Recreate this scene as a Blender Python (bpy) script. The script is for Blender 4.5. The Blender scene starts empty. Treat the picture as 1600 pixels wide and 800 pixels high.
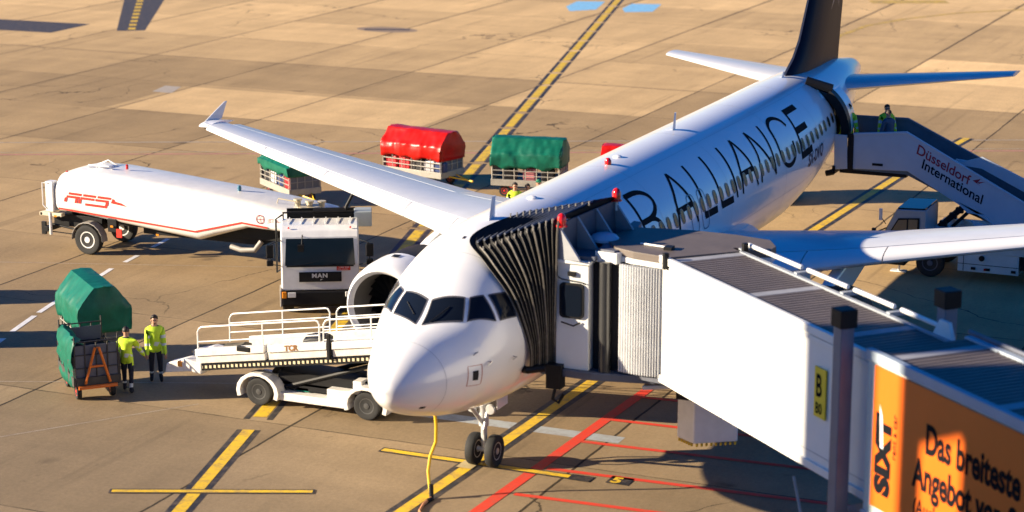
import bpy, bmesh, math, random
from mathutils import Vector, Matrix, noise
random.seed(7)
R = math.radians
sc = bpy.context.scene
# ---------------------------------------------------------------- camera
cam = bpy.data.cameras.new('camera'); camo = bpy.data.objects.new('camera', cam)
sc.collection.objects.link(camo); sc.camera = camo
CP = Vector((-39.25, -20.18, 16.76))
yaw, pit = R(23.72), R(13.51)
fw = Vector((math.cos(yaw)*math.cos(pit), math.sin(yaw)*math.cos(pit), -math.sin(pit)))
camo.location = CP
camo.rotation_euler = fw.to_track_quat('-Z', 'Y').to_euler()
cam.sensor_width = 36; cam.lens = 3404/1600*36
cam.clip_start = .5; cam.clip_end = 6000
cam.dof.use_dof = True; cam.dof.focus_distance = 62; cam.dof.aperture_fstop = .64
# ---------------------------------------------------------------- sun and sky
EL, AZ = 17.5, -60.0            # AZ: direction in which shadows fall
world = bpy.data.worlds.new('World'); sc.world = world; world.use_nodes = True
wn = world.node_tree.nodes; wl = world.node_tree.links; wn.clear()
wo = wn.new('ShaderNodeOutputWorld'); wb = wn.new('ShaderNodeBackground'); sky = wn.new('ShaderNodeTexSky')
sky.sky_type = 'NISHITA'; sky.sun_disc = False
sx_, sy_ = -math.cos(R(AZ)), -math.sin(R(AZ))
sky.sun_elevation = R(EL); sky.sun_rotation = math.atan2(sx_, sy_)
sky.air_density = 1.0; sky.dust_density = .2; sky.ozone_density = 3.0
wb.inputs[1].default_value = .05
hsv = wn.new('ShaderNodeHueSaturation'); hsv.inputs['Saturation'].default_value = 1.55; wl.new(sky.outputs[0], hsv.inputs['Color']); tint = wn.new('ShaderNodeMix'); tint.data_type = 'RGBA'; tint.blend_type = 'MULTIPLY'; tint.inputs[0].default_value = 1; tint.inputs[7].default_value = (.52, .72, 1.10, 1); wl.new(hsv.outputs[0], tint.inputs[6]); wl.new(tint.outputs[2], wb.inputs[0]); wl.new(wb.outputs[0], wo.inputs[0])
sd = bpy.data.lights.new('sun', 'SUN'); sd.energy = 5.0; sd.angle = R(.5); sd.color = (1, .84, .62)
so = bpy.data.objects.new('sun', sd); sc.collection.objects.link(so)
so.rotation_euler = Vector((math.cos(R(AZ))*math.cos(R(EL)), math.sin(R(AZ))*math.cos(R(EL)), -math.sin(R(EL)))).to_track_quat('-Z', 'Y').to_euler()
sc.view_settings.view_transform = 'Standard'; sc.view_settings.look = 'None'
sc.view_settings.gamma = 1; sc.view_settings.exposure = 1.48
try: sc.view_settings.use_curve_mapping = False
except Exception: pass
sc.render.engine = 'CYCLES'

# ---------------------------------------------------------------- materials
MATS = {}
def mat(name, col, rough=.5, metal=0, var=.08, scale=3, bump=0, coat=0, spec=.5, trans=0):
    if name in MATS: return MATS[name]
    m = bpy.data.materials.new(name); m.use_nodes = True
    n = m.node_tree.nodes; l = m.node_tree.links; b = n['Principled BSDF']
    b.inputs['Roughness'].default_value = rough; b.inputs['Metallic'].default_value = metal
    b.inputs['Coat Weight'].default_value = coat; b.inputs['Coat Roughness'].default_value = .06
    b.inputs['Specular IOR Level'].default_value = spec
    b.inputs['Transmission Weight'].default_value = trans
    tc = n.new('ShaderNodeTexCoord'); no = n.new('ShaderNodeTexNoise')
    no.inputs['Scale'].default_value = scale; no.inputs['Detail'].default_value = 6; no.inputs['Roughness'].default_value = .65
    l.new(tc.outputs['Object'], no.inputs['Vector'])
    mr = n.new('ShaderNodeMapRange'); mr.inputs[1].default_value = .3; mr.inputs[2].default_value = .7
    mr.inputs[3].default_value = 1-var; mr.inputs[4].default_value = 1+var*.5
    l.new(no.outputs[0], mr.inputs[0])
    mx = n.new('ShaderNodeMix'); mx.data_type = 'RGBA'; mx.blend_type = 'MULTIPLY'; mx.inputs[0].default_value = 1
    mx.inputs[6].default_value = (*col, 1); l.new(mr.outputs[0], mx.inputs[7]); l.new(mx.outputs[2], b.inputs['Base Color'])
    if bump:
        bp = n.new('ShaderNodeBump'); bp.inputs['Strength'].default_value = bump; bp.inputs['Distance'].default_value = .02
        l.new(no.outputs[0], bp.inputs['Height']); l.new(bp.outputs[0], b.inputs['Normal'])
    MATS[name] = m; return m
WHITE = mat('aircraft_white_paint', (.80, .80, .80), .28, var=.03, scale=.7, coat=.5)
WING = mat('wing_grey_paint', (.66, .68, .70), .34, var=.06, scale=1.5, coat=.2)
NAVY = mat('navy_gloss_paint', (.010, .011, .022), .45, var=.1, spec=.06)
LETTER = mat('black_lettering', (.006, .007, .010), .75, var=.02, spec=.08)
GLASSD = mat('dark_window_glass', (.006, .009, .016), .07, var=.0, spec=.22)
CABGLASS = mat('cabin_window_pane', (.030, .017, .008), .25, var=.1, spec=.3)
BLACK = mat('black_plastic', (.008, .008, .009), .5, var=.2, spec=.25)
RUBBER = mat('tyre_rubber', (.014, .014, .014), .8, var=.3, scale=8)
HOLE = mat('dark_interior', (.008, .008, .01), .8, var=.1)
STEEL = mat('bare_steel', (.5, .5, .5), .35, .8, var=.15, scale=8)
GALV = mat('galvanised_rail', (.33, .31, .27), .5, .2, var=.2, scale=6)
GSEW = mat('vehicle_white_paint', (.78, .77, .74), .35, var=.10, scale=2.5, coat=.3)
GSEW2 = mat('loader_white_paint', (.74, .71, .65), .45, var=.22, scale=5)
BRIDGEW = mat('bridge_white_panel', (.74, .74, .70), .45, var=.05, scale=1.2)
BRIDGEB = mat('bridge_grey_frame', (.30, .33, .37), .45, var=.12)
DKBLUE = mat('dark_grey_blue_metal', (.10, .11, .14), .5, var=.2)
TARPG = mat('green_tarpaulin', (.003, .115, .072), .45, var=.3, scale=3, bump=.25, spec=.3)
TARPR = mat('red_tarpaulin', (.44, .006, .003), .36, var=.25, scale=3, bump=.25, spec=.3)
ORANGE = mat('orange_paint', (.72, .16, .01), .45, var=.12)
YEL = mat('yellow_plastic', (.75, .48, .02), .4, var=.1)
HIVIS = mat('hi_vis_fabric', (.60, .82, .03), .7, var=.12, scale=14, bump=.4)
REFL = mat('reflective_band', (.62, .64, .62), .35, var=.05)
TROUS = mat('navy_trouser_cloth', (.014, .016, .028), .85, var=.25, scale=14, bump=.4)
SKIN = mat('skin', (.46, .24, .15), .55, var=.08)
HAIR = mat('dark_hair', (.018, .012, .008), .6, var=.3, scale=30)
REDP = mat('red_sign_paint', (.62, .03, .015), .4, var=.05)
RED = mat('red_plastic_lens', (.60, .008, .006), .15, var=.05, coat=.6)
AMBER = mat('amber_lens', (.75, .25, .01), .2, var=.05, coat=.6)
LAMP = mat('headlight_glass', (.75, .75, .72), .12, var=.05, coat=1)
BELL = mat('bellows_black_fabric', (.008, .008, .009), .8, var=.3, scale=7, bump=.3)
BELLEDGE = mat('bellows_worn_edge', (.14, .125, .10), .6, var=.5, scale=9)

# ---------------------------------------------------------------- mesh builder
class MB:
    def __init__(s): s.v = []; s.f = []; s.m = []; s.M = Matrix(); s.cur = 0
    def add(s, vs, fs, mi=None):
        o = len(s.v); s.v += [s.M @ Vector(p) for p in vs]
        s.f += [tuple(i+o for i in f) for f in fs]; s.m += [s.cur if mi is None else mi]*len(fs); return s
    def box(s, x0, x1, y0, y1, z0, z1, mi=None):
        v = [(x, y, z) for x in (x0, x1) for y in (y0, y1) for z in (z0, z1)]
        return s.add(v, [(0, 1, 3, 2), (4, 6, 7, 5), (0, 4, 5, 1), (2, 3, 7, 6), (0, 2, 6, 4), (1, 5, 7, 3)], mi)
    def prism(s, poly, axis, a, b, mi=None):
        """poly: 2D outline in the two remaining axes, extruded along axis from a to b"""
        n = len(poly)
        def P(p, t): return {'x': (t, p[0], p[1]), 'y': (p[0], t, p[1]), 'z': (p[0], p[1], t)}[axis]
        v = [P(p, a) for p in poly]+[P(p, b) for p in poly]
        return s.add(v, [tuple(range(n)), tuple(range(2*n-1, n-1, -1))]+[(i, i+n, (i+1) % n+n, (i+1) % n) for i in range(n)], mi)
    def tube(s, pts, r, seg=8, mi=None, cap=True):
        pts = [Vector(p) for p in pts]; rr = r if isinstance(r, (list, tuple)) else [r]*len(pts)
        rings = []
        up = None
        for i, p in enumerate(pts):
            d = (pts[min(i+1, len(pts)-1)]-pts[max(i-1, 0)]).normalized()
            if up is None: up = Vector((0, 0, 1)) if abs(d.z) < .9 else Vector((1, 0, 0))
            a = d.cross(up).normalized(); b = a.cross(d).normalized(); up = b
            rings.append([p+(a*math.cos(t)+b*math.sin(t))*rr[i] for t in [2*math.pi*k/seg for k in range(seg)]])
        return s.loft(rings, mi, True, cap)
    def loft(s, rings, mi=None, closed=True, cap=True):
        n = len(rings[0]); v = [p for r in rings for p in r]; f = []
        for i in range(len(rings)-1):
            for k in range(n if closed else n-1):
                k2 = (k+1) % n; f.append((i*n+k, i*n+k2, (i+1)*n+k2, (i+1)*n+k))
        if cap and closed: f += [tuple(range(n-1, -1, -1)), tuple((len(rings)-1)*n+k for k in range(n))]
        return s.add(v, f, mi)
    def lathe(s, prof, c, axis, seg=24, mi=None, cap=True):
        """prof: list of (t along axis, radius)"""
        A = {'x': Vector((1, 0, 0)), 'y': Vector((0, 1, 0)), 'z': Vector((0, 0, 1))}[axis] if isinstance(axis, str) else Vector(axis).normalized()
        B = A.orthogonal().normalized(); C = A.cross(B); c = Vector(c)
        rings = [[c+A*t+(B*math.cos(a)+C*math.sin(a))*r for a in [2*math.pi*k/seg for k in range(seg)]] for t, r in prof]
        return s.loft(rings, mi, True, cap)
    def each(s, name, mats, parent=None, **k):
        """every loose piece becomes an object of its own"""
        par = list(range(len(s.v)))
        def find(i):
            while par[i] != i: par[i] = par[par[i]]; i = par[i]
            return i
        for f in s.f:
            for i in f[1:]: par[find(i)] = find(f[0])
        grp = {}
        for f, mi in zip(s.f, s.m): grp.setdefault(find(f[0]), []).append((f, mi))
        out = []
        for fs in grp.values():
            q = MB(); idx = sorted({i for f, _ in fs for i in f}); mp = {i: k_ for k_, i in enumerate(idx)}
            q.v = [s.v[i] for i in idx]; q.f = [tuple(mp[i] for i in f) for f, _ in fs]; q.m = [mi for _, mi in fs]
            out.append(q.build(name, mats, parent, **k))
        return out
    def build(s, name, mats, parent=None, smooth=False, bevel=0, label=None, sub=0):
        me = bpy.data.meshes.new(name); me.from_pydata([tuple(p) for p in s.v], [], s.f)
        if not isinstance(mats, (list, tuple)): mats = [mats]
        for m in mats: me.materials.append(m)
        for p, mi in zip(me.polygons, s.m): p.material_index = mi
        bm = bmesh.new(); bm.from_mesh(me); bmesh.ops.recalc_face_normals(bm, faces=bm.faces)
        bm.to_mesh(me); bm.free()
        if smooth:
            me.polygons.foreach_set('use_smooth', [True]*len(me.polygons))
            try: me.set_sharp_from_angle(angle=R(smooth if smooth is not True else 40))
            except Exception: pass
        o = bpy.data.objects.new(name, me); sc.collection.objects.link(o)
        if parent: o.parent = parent
        if bevel:
            b = o.modifiers.new('bevel', 'BEVEL'); b.width = bevel; b.segments = 2; b.limit_method = 'ANGLE'; b.angle_limit = R(35)
        if label: o['label'] = label
        return o
def tag(o, label=None, cat=None, group=None, kind=None):
    if label: o['label'] = label
    if cat: o['category'] = cat
    if group: o['group'] = group
    if kind: o['kind'] = kind
    return o
def thing(name, label, cat, loc=(0, 0, 0), rz=0, group=None):
    o = bpy.data.objects.new(name, None); sc.collection.objects.link(o); o.empty_display_size = .3
    o.location = loc; o.rotation_euler = (0, 0, rz); return tag(o, label, cat, group)
def text_geo(s, size=1, bold=0, shear=0, sx=1, align='LEFT', spacing=1):
    """flat filled text as (verts, faces) in x/y"""
    c = bpy.data.curves.new('t', 'FONT'); c.body = s; c.size = size; c.offset = bold; c.shear = shear; c.align_x = align; c.space_character = spacing
    c.resolution_u = 4
    o = bpy.data.objects.new('t', c); sc.collection.objects.link(o)
    dg = bpy.context.evaluated_depsgraph_get(); me = bpy.data.meshes.new_from_object(o.evaluated_get(dg))
    v = [(p.co.x*sx, p.co.y) for p in me.vertices]; f = [tuple(p.vertices) for p in me.polygons]
    bpy.data.objects.remove(o); bpy.data.curves.remove(c); bpy.data.meshes.remove(me)
    return v, f
def place_text(mb, s, origin, ux, uy, size, mi=None, **k):
    v, f = text_geo(s, size, **k); o = Vector(origin); ux = Vector(ux).normalized(); uy = Vector(uy).normalized()
    mb.add([o+ux*a+uy*b for a, b in v], f, mi)
def wheel(parent, c, r, w, rimc=GSEW, name='wheel', axis='y', hub=.55):
    """tyre with separate rim as sub-part"""
    m = MB(); h = w/2
    m.lathe([(-h*.75, r*hub), (-h, r*.8), (-h*.9, r*.95), (-h*.55, r), (h*.55, r), (h*.9, r*.95), (h, r*.8), (h*.75, r*hub)], c, axis, 28)
    t = m.build(name, RUBBER, parent, smooth=True)
    for i in (-1, 1):
        m2 = MB() if i == -1 else m2
        m2.lathe([(i*h*.5, r*hub*1.0), (i*h*.78, r*hub*1.02), (i*h*.74, r*hub*.86), (i*h*.35, r*hub*.7), (i*h*.4, r*.24), (i*h*.85, r*.2), (i*h*.9, r*.05)], c, axis, 24, cap=True)
    m2.build('rim', rimc, t, smooth=True)
    return t

# ================================================================ SETTING
def ground_material():
    m = bpy.data.materials.new('apron_concrete'); m.use_nodes = True
    n = m.node_tree.nodes; l = m.node_tree.links; b = n['Principled BSDF']
    geo = n.new('ShaderNodeNewGeometry'); sep = n.new('ShaderNodeSeparateXYZ'); l.new(geo.outputs['Position'], sep.inputs[0])
    def math_(op, a, c=None, clamp=False):
        x = n.new('ShaderNodeMath'); x.operation = op; x.use_clamp = clamp
        for i, q in enumerate((a, c)):
            if q is None: continue
            if isinstance(q, (int, float)): x.inputs[i].default_value = q
            else: l.new(q, x.inputs[i])
        return x.outputs[0]
    def noise_(scale, detail=5, rough=.6, vec=None, dist=0):
        x = n.new('ShaderNodeTexNoise'); x.inputs['Scale'].default_value = scale; x.inputs['Detail'].default_value = detail
        x.inputs['Roughness'].default_value = rough; x.inputs['Distortion'].default_value = dist
        l.new(vec if vec is not None else geo.outputs['Position'], x.inputs['Vector']); return x.outputs[0]
    def ramp(v, a, b_, c, d):
        x = n.new('ShaderNodeMapRange'); x.inputs[1].default_value = a; x.inputs[2].default_value = b_; x.inputs[3].default_value = c; x.inputs[4].default_value = d
        l.new(v, x.inputs[0]); return x.outputs[0]
    wob = math_('MULTIPLY', math_('SUBTRACT', noise_(.8, 3), .5), .10)
    U = math_('DIVIDE', math_('ADD', math_('SUBTRACT', sep.outputs[0], 51.45), wob), 7.6)
    V = math_('DIVIDE', math_('ADD', math_('SUBTRACT', sep.outputs[1], 13.3), wob), 7.66)
    fu, fv = math_('FLOOR', U), math_('FLOOR', V)
    cmb = n.new('ShaderNodeCombineXYZ'); l.new(fu, cmb.inputs[0]); l.new(fv, cmb.inputs[1])
    wn_ = n.new('ShaderNodeTexWhiteNoise'); wn_.noise_dimensions = '3D'; l.new(cmb.outputs[0], wn_.inputs[0])
    slab = ramp(wn_.outputs[0], 0, 1, .82, 1.12)
    # two newer, paler slabs rows seen beyond the wing
    fx = sep.outputs[0]; fy = sep.outputs[1]
    def rect(x0, x1, y0, y1):
        a = math_('MULTIPLY', math_('GREATER_THAN', fx, x0), math_('LESS_THAN', fx, x1))
        c = math_('MULTIPLY', math_('GREATER_THAN', fy, y0), math_('LESS_THAN', fy, y1))
        return math_('MULTIPLY', a, c)
    pale = math_('ADD', math_('ADD', rect(43.9, 50.6, 21.3, 36.8), rect(51.45, 59.05, 13.3, 20.96)), rect(66.6, 74.3, -6, 5.6))
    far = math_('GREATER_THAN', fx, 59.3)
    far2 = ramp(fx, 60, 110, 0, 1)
    joint = math_('ADD', 0, 0)
    # distances to joints
    ju = math_('ABSOLUTE', math_('MULTIPLY', math_('SUBTRACT', math_('FRACT', math_('ADD', U, .5)), .5), 7.6))
    jv = math_('ABSOLUTE', math_('MULTIPLY', math_('SUBTRACT', math_('FRACT', math_('ADD', V, .5)), .5), 7.66))
    br = noise_(.35, 4)
    lu = math_('MULTIPLY', math_('LESS_THAN', ju, .026), ramp(br, .40, .58, .3, .9))
    lv = math_('MULTIPLY', math_('LESS_THAN', jv, math_('ADD', .036, math_('MULTIPLY', far2, .06))), ramp(br, .25, .5, .8, 1.0))
    # wide dirty margin along the joints
    hal = math_('MULTIPLY', ramp(jv, 0, .5, .16, 0), ramp(br, .4, .7, 0, 1))
    # cracks
    vo = n.new('ShaderNodeTexVoronoi'); vo.feature = 'DISTANCE_TO_EDGE'; vo.inputs['Scale'].default_value = .11
    wv = n.new('ShaderNodeVectorMath'); wv.operation = 'ADD'
    nz = n.new('ShaderNodeTexNoise'); nz.inputs['Scale'].default_value = .5; nz.inputs['Detail'].default_value = 5; l.new(geo.outputs['Position'], nz.inputs['Vector'])
    sc_ = n.new('ShaderNodeVectorMath'); sc_.operation = 'SCALE'; sc_.inputs[3].default_value = 2.2; l.new(nz.outputs[1], sc_.inputs[0])
    l.new(geo.outputs['Position'], wv.inputs[0]); l.new(sc_.outputs[0], wv.inputs[1]); l.new(wv.outputs[0], vo.inputs['Vector'])
    crack = math_('MULTIPLY', math_('LESS_THAN', vo.outputs[0], .0030), ramp(noise_(.12, 2), .50, .56, 0, .8))
    # stains stretched along the driving direction
    mp = n.new('ShaderNodeMapping'); mp.inputs['Scale'].default_value = (.09, .35, 1); mp.inputs['Rotation'].default_value = (0, 0, R(12)); l.new(geo.outputs['Position'], mp.inputs[0])
    streak = ramp(noise_(1.0, 7, .7, mp.outputs[0]), .3, .72, .80, 1.13)
    mp2 = n.new('ShaderNodeMapping'); mp2.inputs['Scale'].default_value = (.5, .12, 1); mp2.inputs['Rotation'].default_value = (0, 0, R(-20)); l.new(geo.outputs['Position'], mp2.inputs[0])
    streak2 = ramp(noise_(1.0, 6, .7, mp2.outputs[0]), .3, .72, .86, 1.1)
    grain = math_('MULTIPLY', ramp(noise_(9, 8, .85), .3, .7, .78, 1.20), ramp(noise_(45, 4, .8), .3, .7, .86, 1.14))
    spots = ramp(noise_(1.7, 4, .6), .66, .74, 1, .72)
    vs = n.new('ShaderNodeTexVoronoi'); vs.inputs['Scale'].default_value = .42; vs.inputs['Randomness'].default_value = 1; l.new(wv.outputs[0], vs.inputs['Vector'])
    oil = math_('MULTIPLY', ramp(vs.outputs['Distance'], .06, .16, .45, 0), ramp(noise_(.09, 2), .5, .58, 0, 1))
    oil.node.use_clamp = True
    mp3 = n.new('ShaderNodeMapping'); mp3.inputs['Scale'].default_value = (.03, 1.6, 1); mp3.inputs['Rotation'].default_value = (0, 0, R(-15)); l.new(geo.outputs['Position'], mp3.inputs[0])
    tyre = math_('MULTIPLY', ramp(noise_(1.0, 3, .5, mp3.outputs[0]), .60, .68, 0, .22), ramp(noise_(.15, 2), .42, .58, 0, 1))
    spots = math_('MULTIPLY', spots, math_('SUBTRACT', 1, math_('ADD', oil, tyre, clamp=True)))
    fac = math_('MULTIPLY', math_('MULTIPLY', math_('MULTIPLY', slab, streak), math_('MULTIPLY', streak2, grain)), spots)
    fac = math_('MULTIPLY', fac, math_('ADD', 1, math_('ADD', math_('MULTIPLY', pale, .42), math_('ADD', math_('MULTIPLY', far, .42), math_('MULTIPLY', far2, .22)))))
    lines = math_('ADD', math_('ADD', lu, lv), math_('ADD', crack, hal), clamp=True)
    fac = math_('MULTIPLY', fac, math_('SUBTRACT', 1, math_('MULTIPLY', lines, .85)))
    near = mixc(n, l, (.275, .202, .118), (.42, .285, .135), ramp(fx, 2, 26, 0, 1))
    mx = n.new('ShaderNodeMix'); mx.data_type = 'RGBA'; mx.blend_type = 'MULTIPLY'; mx.inputs[0].default_value = 1
    l.new(near, mx.inputs[6]); l.new(fac, mx.inputs[7])
    l.new(mx.outputs[2], b.inputs['Base Color']); b.inputs['Roughness'].default_value = .78; b.inputs['Specular IOR Level'].default_value = .25
    bp = n.new('ShaderNodeBump'); bp.inputs['Strength'].default_value = .35; bp.inputs['Distance'].default_value = .01
    l.new(noise_(30, 5, .7), bp.inputs['Height']); l.new(bp.outputs[0], b.inputs['Normal'])
    return m
def mixc(n, l, a, b, f):
    x = n.new('ShaderNodeMix'); x.data_type = 'RGBA'; l.new(f, x.inputs[0])
    for i, c in ((6, a), (7, b)): x.inputs[i].default_value = (*c, 1)
    return x.outputs[2]
def paint_mat(name, col, wear=.75, sc_=3):
    m = bpy.data.materials.new(name); m.use_nodes = True
    n = m.node_tree.nodes; l = m.node_tree.links; b = n['Principled BSDF']; b.inputs['Roughness'].default_value = .6
    geo = n.new('ShaderNodeNewGeometry')
    x = n.new('ShaderNodeTexNoise'); x.inputs['Scale'].default_value = sc_; x.inputs['Detail'].default_value = 8; x.inputs['Roughness'].default_value = .75
    l.new(geo.outputs['Position'], x.inputs['Vector'])
    mr = n.new('ShaderNodeMapRange'); mr.inputs[1].default_value = .46; mr.inputs[2].default_value = .68; mr.inputs[3].default_value = 0; mr.inputs[4].default_value = wear
    l.new(x.outputs[0], mr.inputs[0]); l.new(mixc(n, l, col, (.2, .14, .09), mr.outputs[0]), b.inputs['Base Color'])
    return m
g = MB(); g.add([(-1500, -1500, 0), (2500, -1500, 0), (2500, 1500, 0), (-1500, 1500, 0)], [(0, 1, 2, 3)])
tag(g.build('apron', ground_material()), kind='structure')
PY = paint_mat('yellow_line_paint', (.72, .46, .015)); PK = paint_mat('black_line_border', (.018, .018, .02), .5)
PR = paint_mat('red_line_paint', (.68, .045, .018), .4); PW = paint_mat('white_line_paint', (.72, .72, .72), .3)
PG = paint_mat('grey_line_paint', (.36, .39, .40), .6); PB = paint_mat('pale_blue_paint', (.22, .52, .78), .4)
PYF = paint_mat('faded_yellow_paint', (.55, .36, .06), .8, 1.5); PPF = paint_mat('faded_pink_paint', (.50, .20, .16), .8, 1.5); PWF = paint_mat('faded_white_paint', (.42, .36, .28), .8, 1.5)
PKF = paint_mat('black_patch', (.045, .040, .038), .5)
def strip(mb, a, b, w, z, off=0, mi=0):
    a = Vector((*a, 0)); b = Vector((*b, 0)); d = (b-a).normalized(); q = Vector((-d.y, d.x, 0))
    n = max(1, int((b-a).length/4)); v = []
    for i in range(n+1):
        p = a.lerp(b, i/n); v += [p+q*(off-w/2)+Vector((0, 0, z)), p+q*(off+w/2)+Vector((0, 0, z))]
    mb.add(v, [(2*i, 2*i+1, 2*i+3, 2*i+2) for i in range(n)], mi)
def marking(name, mats, fn):
    m = MB(); fn(m); return tag(m.build(name, mats), kind='structure')
Z1, Z2, Z3, Z4 = .004, .008, .012, .016
YW = .30
def centre(m):
    pts = [(-6, .55), (5.1, .30), (13.3, .19), (30.5, -.07), (43.8, -.56), (52, -1.2)]
    for a, b in zip(pts, pts[1:]):
        strip(m, a, b, YW+.34, Z1, 0, 1); strip(m, a, b, YW, Z2)
marking('yellow_taxi_line', [PY, PK], centre)
def lead(m):
    A = Vector((5.1, 6.42)); D = Vector((84.3, 22.9)).normalized()
    P = lambda t: tuple(A+D*t)
    strip(m, P(-9), P(.05), YW+.3, Z1, 0, 1); strip(m, P(-9), P(.05), YW, Z2)
    t = 1.1
    while t < 88:
        L = 1.35 if t < 2 else 3.35
        strip(m, P(t), P(t+L), YW+.06, Z2)
        for s in (-1, 1): strip(m, P(t-.2), P(t+L+.2), .16, Z1, s*.3, 1)
        t += L+.65
marking('dashed_yellow_line', [PY, PK], lead)
def bars(m):
    strip(m, (-.02, 7.05), (1.82, 2.75), .30, Z3, 0, 1); strip(m, (-.0, 7.0), (1.80, 2.80), .17, Z4)
    strip(m, (5.1, 2.75), (5.1, -2.1), .34, Z3, 0, 1); strip(m, (5.1, 2.7), (5.1, -2.15), .2, Z4)
    strip(m, (5.1, -2.15), (5.1, -2.7), .38, Z4, 0, 1)
    strip(m, (4.9, .55), (4.9, .15), .5, .02, 0, 2)
    m.add([(5.05, -3.05, Z3), (5.05, -3.6, Z3), (5.55, -3.6, Z3), (5.55, -3.05, Z3)], [(0, 1, 2, 3)], 1)
    place_text(m, '5', (5.12, -3.12, Z4), (0, -1, 0), (1, 0, 0), .52, 0, bold=.02)
marking('yellow_stop_bars', [PY, PK, paint_mat('worn_cream_paint', (.5, .4, .2), .5)], bars)
def redl(m):
    strip(m, (-4, -.98), (20, -1.62), .30, Z2)
    for x, a, b in ((9.5, 0, .06), (7.6, 0, .04), (5.42, 0, .05), (3.5, 0, .05), (1.6, 0, .05), (11.6, 0, .05)):
        strip(m, (x, -1.45), (x+.05*9, -11), .17, Z3)
marking('red_stand_lines', [PR], redl)
def whites(m):
    for a, b in (((18.73, 19.06), (19.71, 19.2)), ((16.77, 18.73), (17.85, 18.97)), ((12.35, 17.85), (13.95, 18.22)), ((10.3, 17.3), (12.0, 17.75)), ((8.2, 16.7), (9.6, 17.08)), ((14.8, 18.35), (16.0, 18.6)), ((20.9, 19.4), (22.2, 19.6))):
        strip(m, a, b, .17, Z2)
marking('white_dashes', [PW], whites)
marking('grey_band', [PG], lambda m: strip(m, (8.08, 3.2), (8.08, -2.3), .5, .0025))
def faded(m):
    strip(m, (24, 52.3), (64, -34), .16, Z1, 0, 0); strip(m, (24.25, 52.4), (64.25, -33.9), .06, Z1, .2, 1)
    strip(m, (26.8, 53), (66, -33), .12, Z1, 0, 1)
    for a, b in (((4.5, 18.5), (8.6, 8.4)), ((16.5, 24.6), (20.9, 12.0)), ((-1, 14), (6.5, 8.7))): strip(m, a, b, .035, Z1, 0, 1)
marking('faded_lane_lines', [PPF, PWF], faded)
def fary(m):
    pts = [(60.5, 8.8), (70, 11.2), (81.2, 12.4), (86, 12.1), (90, 10.8), (94.3, 8.4), (97.5, 5.1), (101, 0)]
    for a, b in zip(pts, pts[1:]): strip(m, a, b, .35, Z1)
    strip(m, (97.6, 14.9), (99.6, 10.4), 1.6, Z1)
    strip(m, (101.5, 80), (101.5, 28), 2.5, Z2)
marking('far_yellow_marking', [PYF, PY], fary)
def blk(m):
    m.add([(64, 57.8, Z1), (68, 61, Z1), (68.3, 54.3, Z1), (64.2, 54.2, Z1)], [(0, 1, 2, 3)])
    m.add([(66.4, 51.2, Z1), (67.2, 49.8, Z1), (88, 61, Z1), (86, 63.4, Z1)], [(0, 1, 2, 3)])
    for i in range(11):
        a = Vector((67.2, 50.7)); d = Vector((20, 12.1)).normalized()
        strip(m, tuple(a+d*(i*1.7)), tuple(a+d*(i*1.7+.9)), .42, Z2, 0, 1)
marking('black_patches', [PKF, PY], blk)
def blue(m):
    m.add([(90.3, 32.2, Z1), (90.9, 30.5, Z1), (86.8, 29.5, Z1), (85.4, 30.7, Z1), (87.5, 31.8, Z1)], [(0, 1, 2, 3, 4)])
    m.add([(90.5, 28.5, Z1), (91.0, 26.7, Z1), (87.2, 25.9, Z1), (86.3, 27.4, Z1), (88, 28.2, Z1)], [(0, 1, 2, 3, 4)])
marking('pale_blue_marks', [PB], blue)
def drains(m):
    m.add([(73.0, 38.5, Z1), (73.9, 36.0, Z1), (73.4, 35.8, Z1), (72.5, 38.3, Z1)], [(0, 1, 2, 3)], 0)
    v = [(73.2+1.25*math.cos(a)*.9+.0, 37.15+1.9*math.sin(a)*1.0, .002) for a in [k*math.pi/12 for k in range(24)]]
    m.add(v, [tuple(range(24))], 1)
    m.add([(48.6, 37.3, Z1), (50.4, 37.7, Z1), (50.4, 36.8, Z1), (48.6, 36.2, Z1)], [(0, 1, 2, 3)], 2)
marking('drain_covers', [PKF, paint_mat('drain_surround', (.30, .21, .12), .3), paint_mat('light_metal_cover', (.42, .36, .28), .3)], drains)

# ---------------------------------------------------------------- unseen terminal block, added to cast the shade over the near end of the bridge
TB = thing('terminal_shade_block', 'large pale unseen terminal block added outside the left edge of the picture to shade the bridge', 'building', (-20, 0, 0))
m = MB(); m.box(-22, -.3, 2, 25.2, 0, 8.5); m.box(-.3, 0, 2, 14.6, 0, 20.5); m.box(-.3, 0, 17.4, 18.2, 8.5, 20.5); m.box(-.3, 0, 20.3, 25.2, 8.5, 20.5); m.box(-.3, 0, 14.6, 17.4, 15.4, 20.5); m.box(-.3, 0, 18.2, 20.3, 18.7, 20.5); m.box(-.3, 0, 14.6, 25.2, 0, 8.5)  # thin upper wall, slits shaped to drop sun patches on the advert
m.build('wall', BRIDGEW, TB)
m = MB()
for z in (3, 7.5, 12, 16.5):
    for y in range(3, 13, 2): m.box(.003, .05, y+.2, y+1.6, z, z+2)
m.each('window', GLASSD, TB)
m = MB(); m.box(-.6, .4, 1.6, 25.6, 20.5, 20.9); m.box(-22.3, -.31, 1.6, 25.6, 8.5, 8.9); m.build('roof', BRIDGEB, TB)

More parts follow.
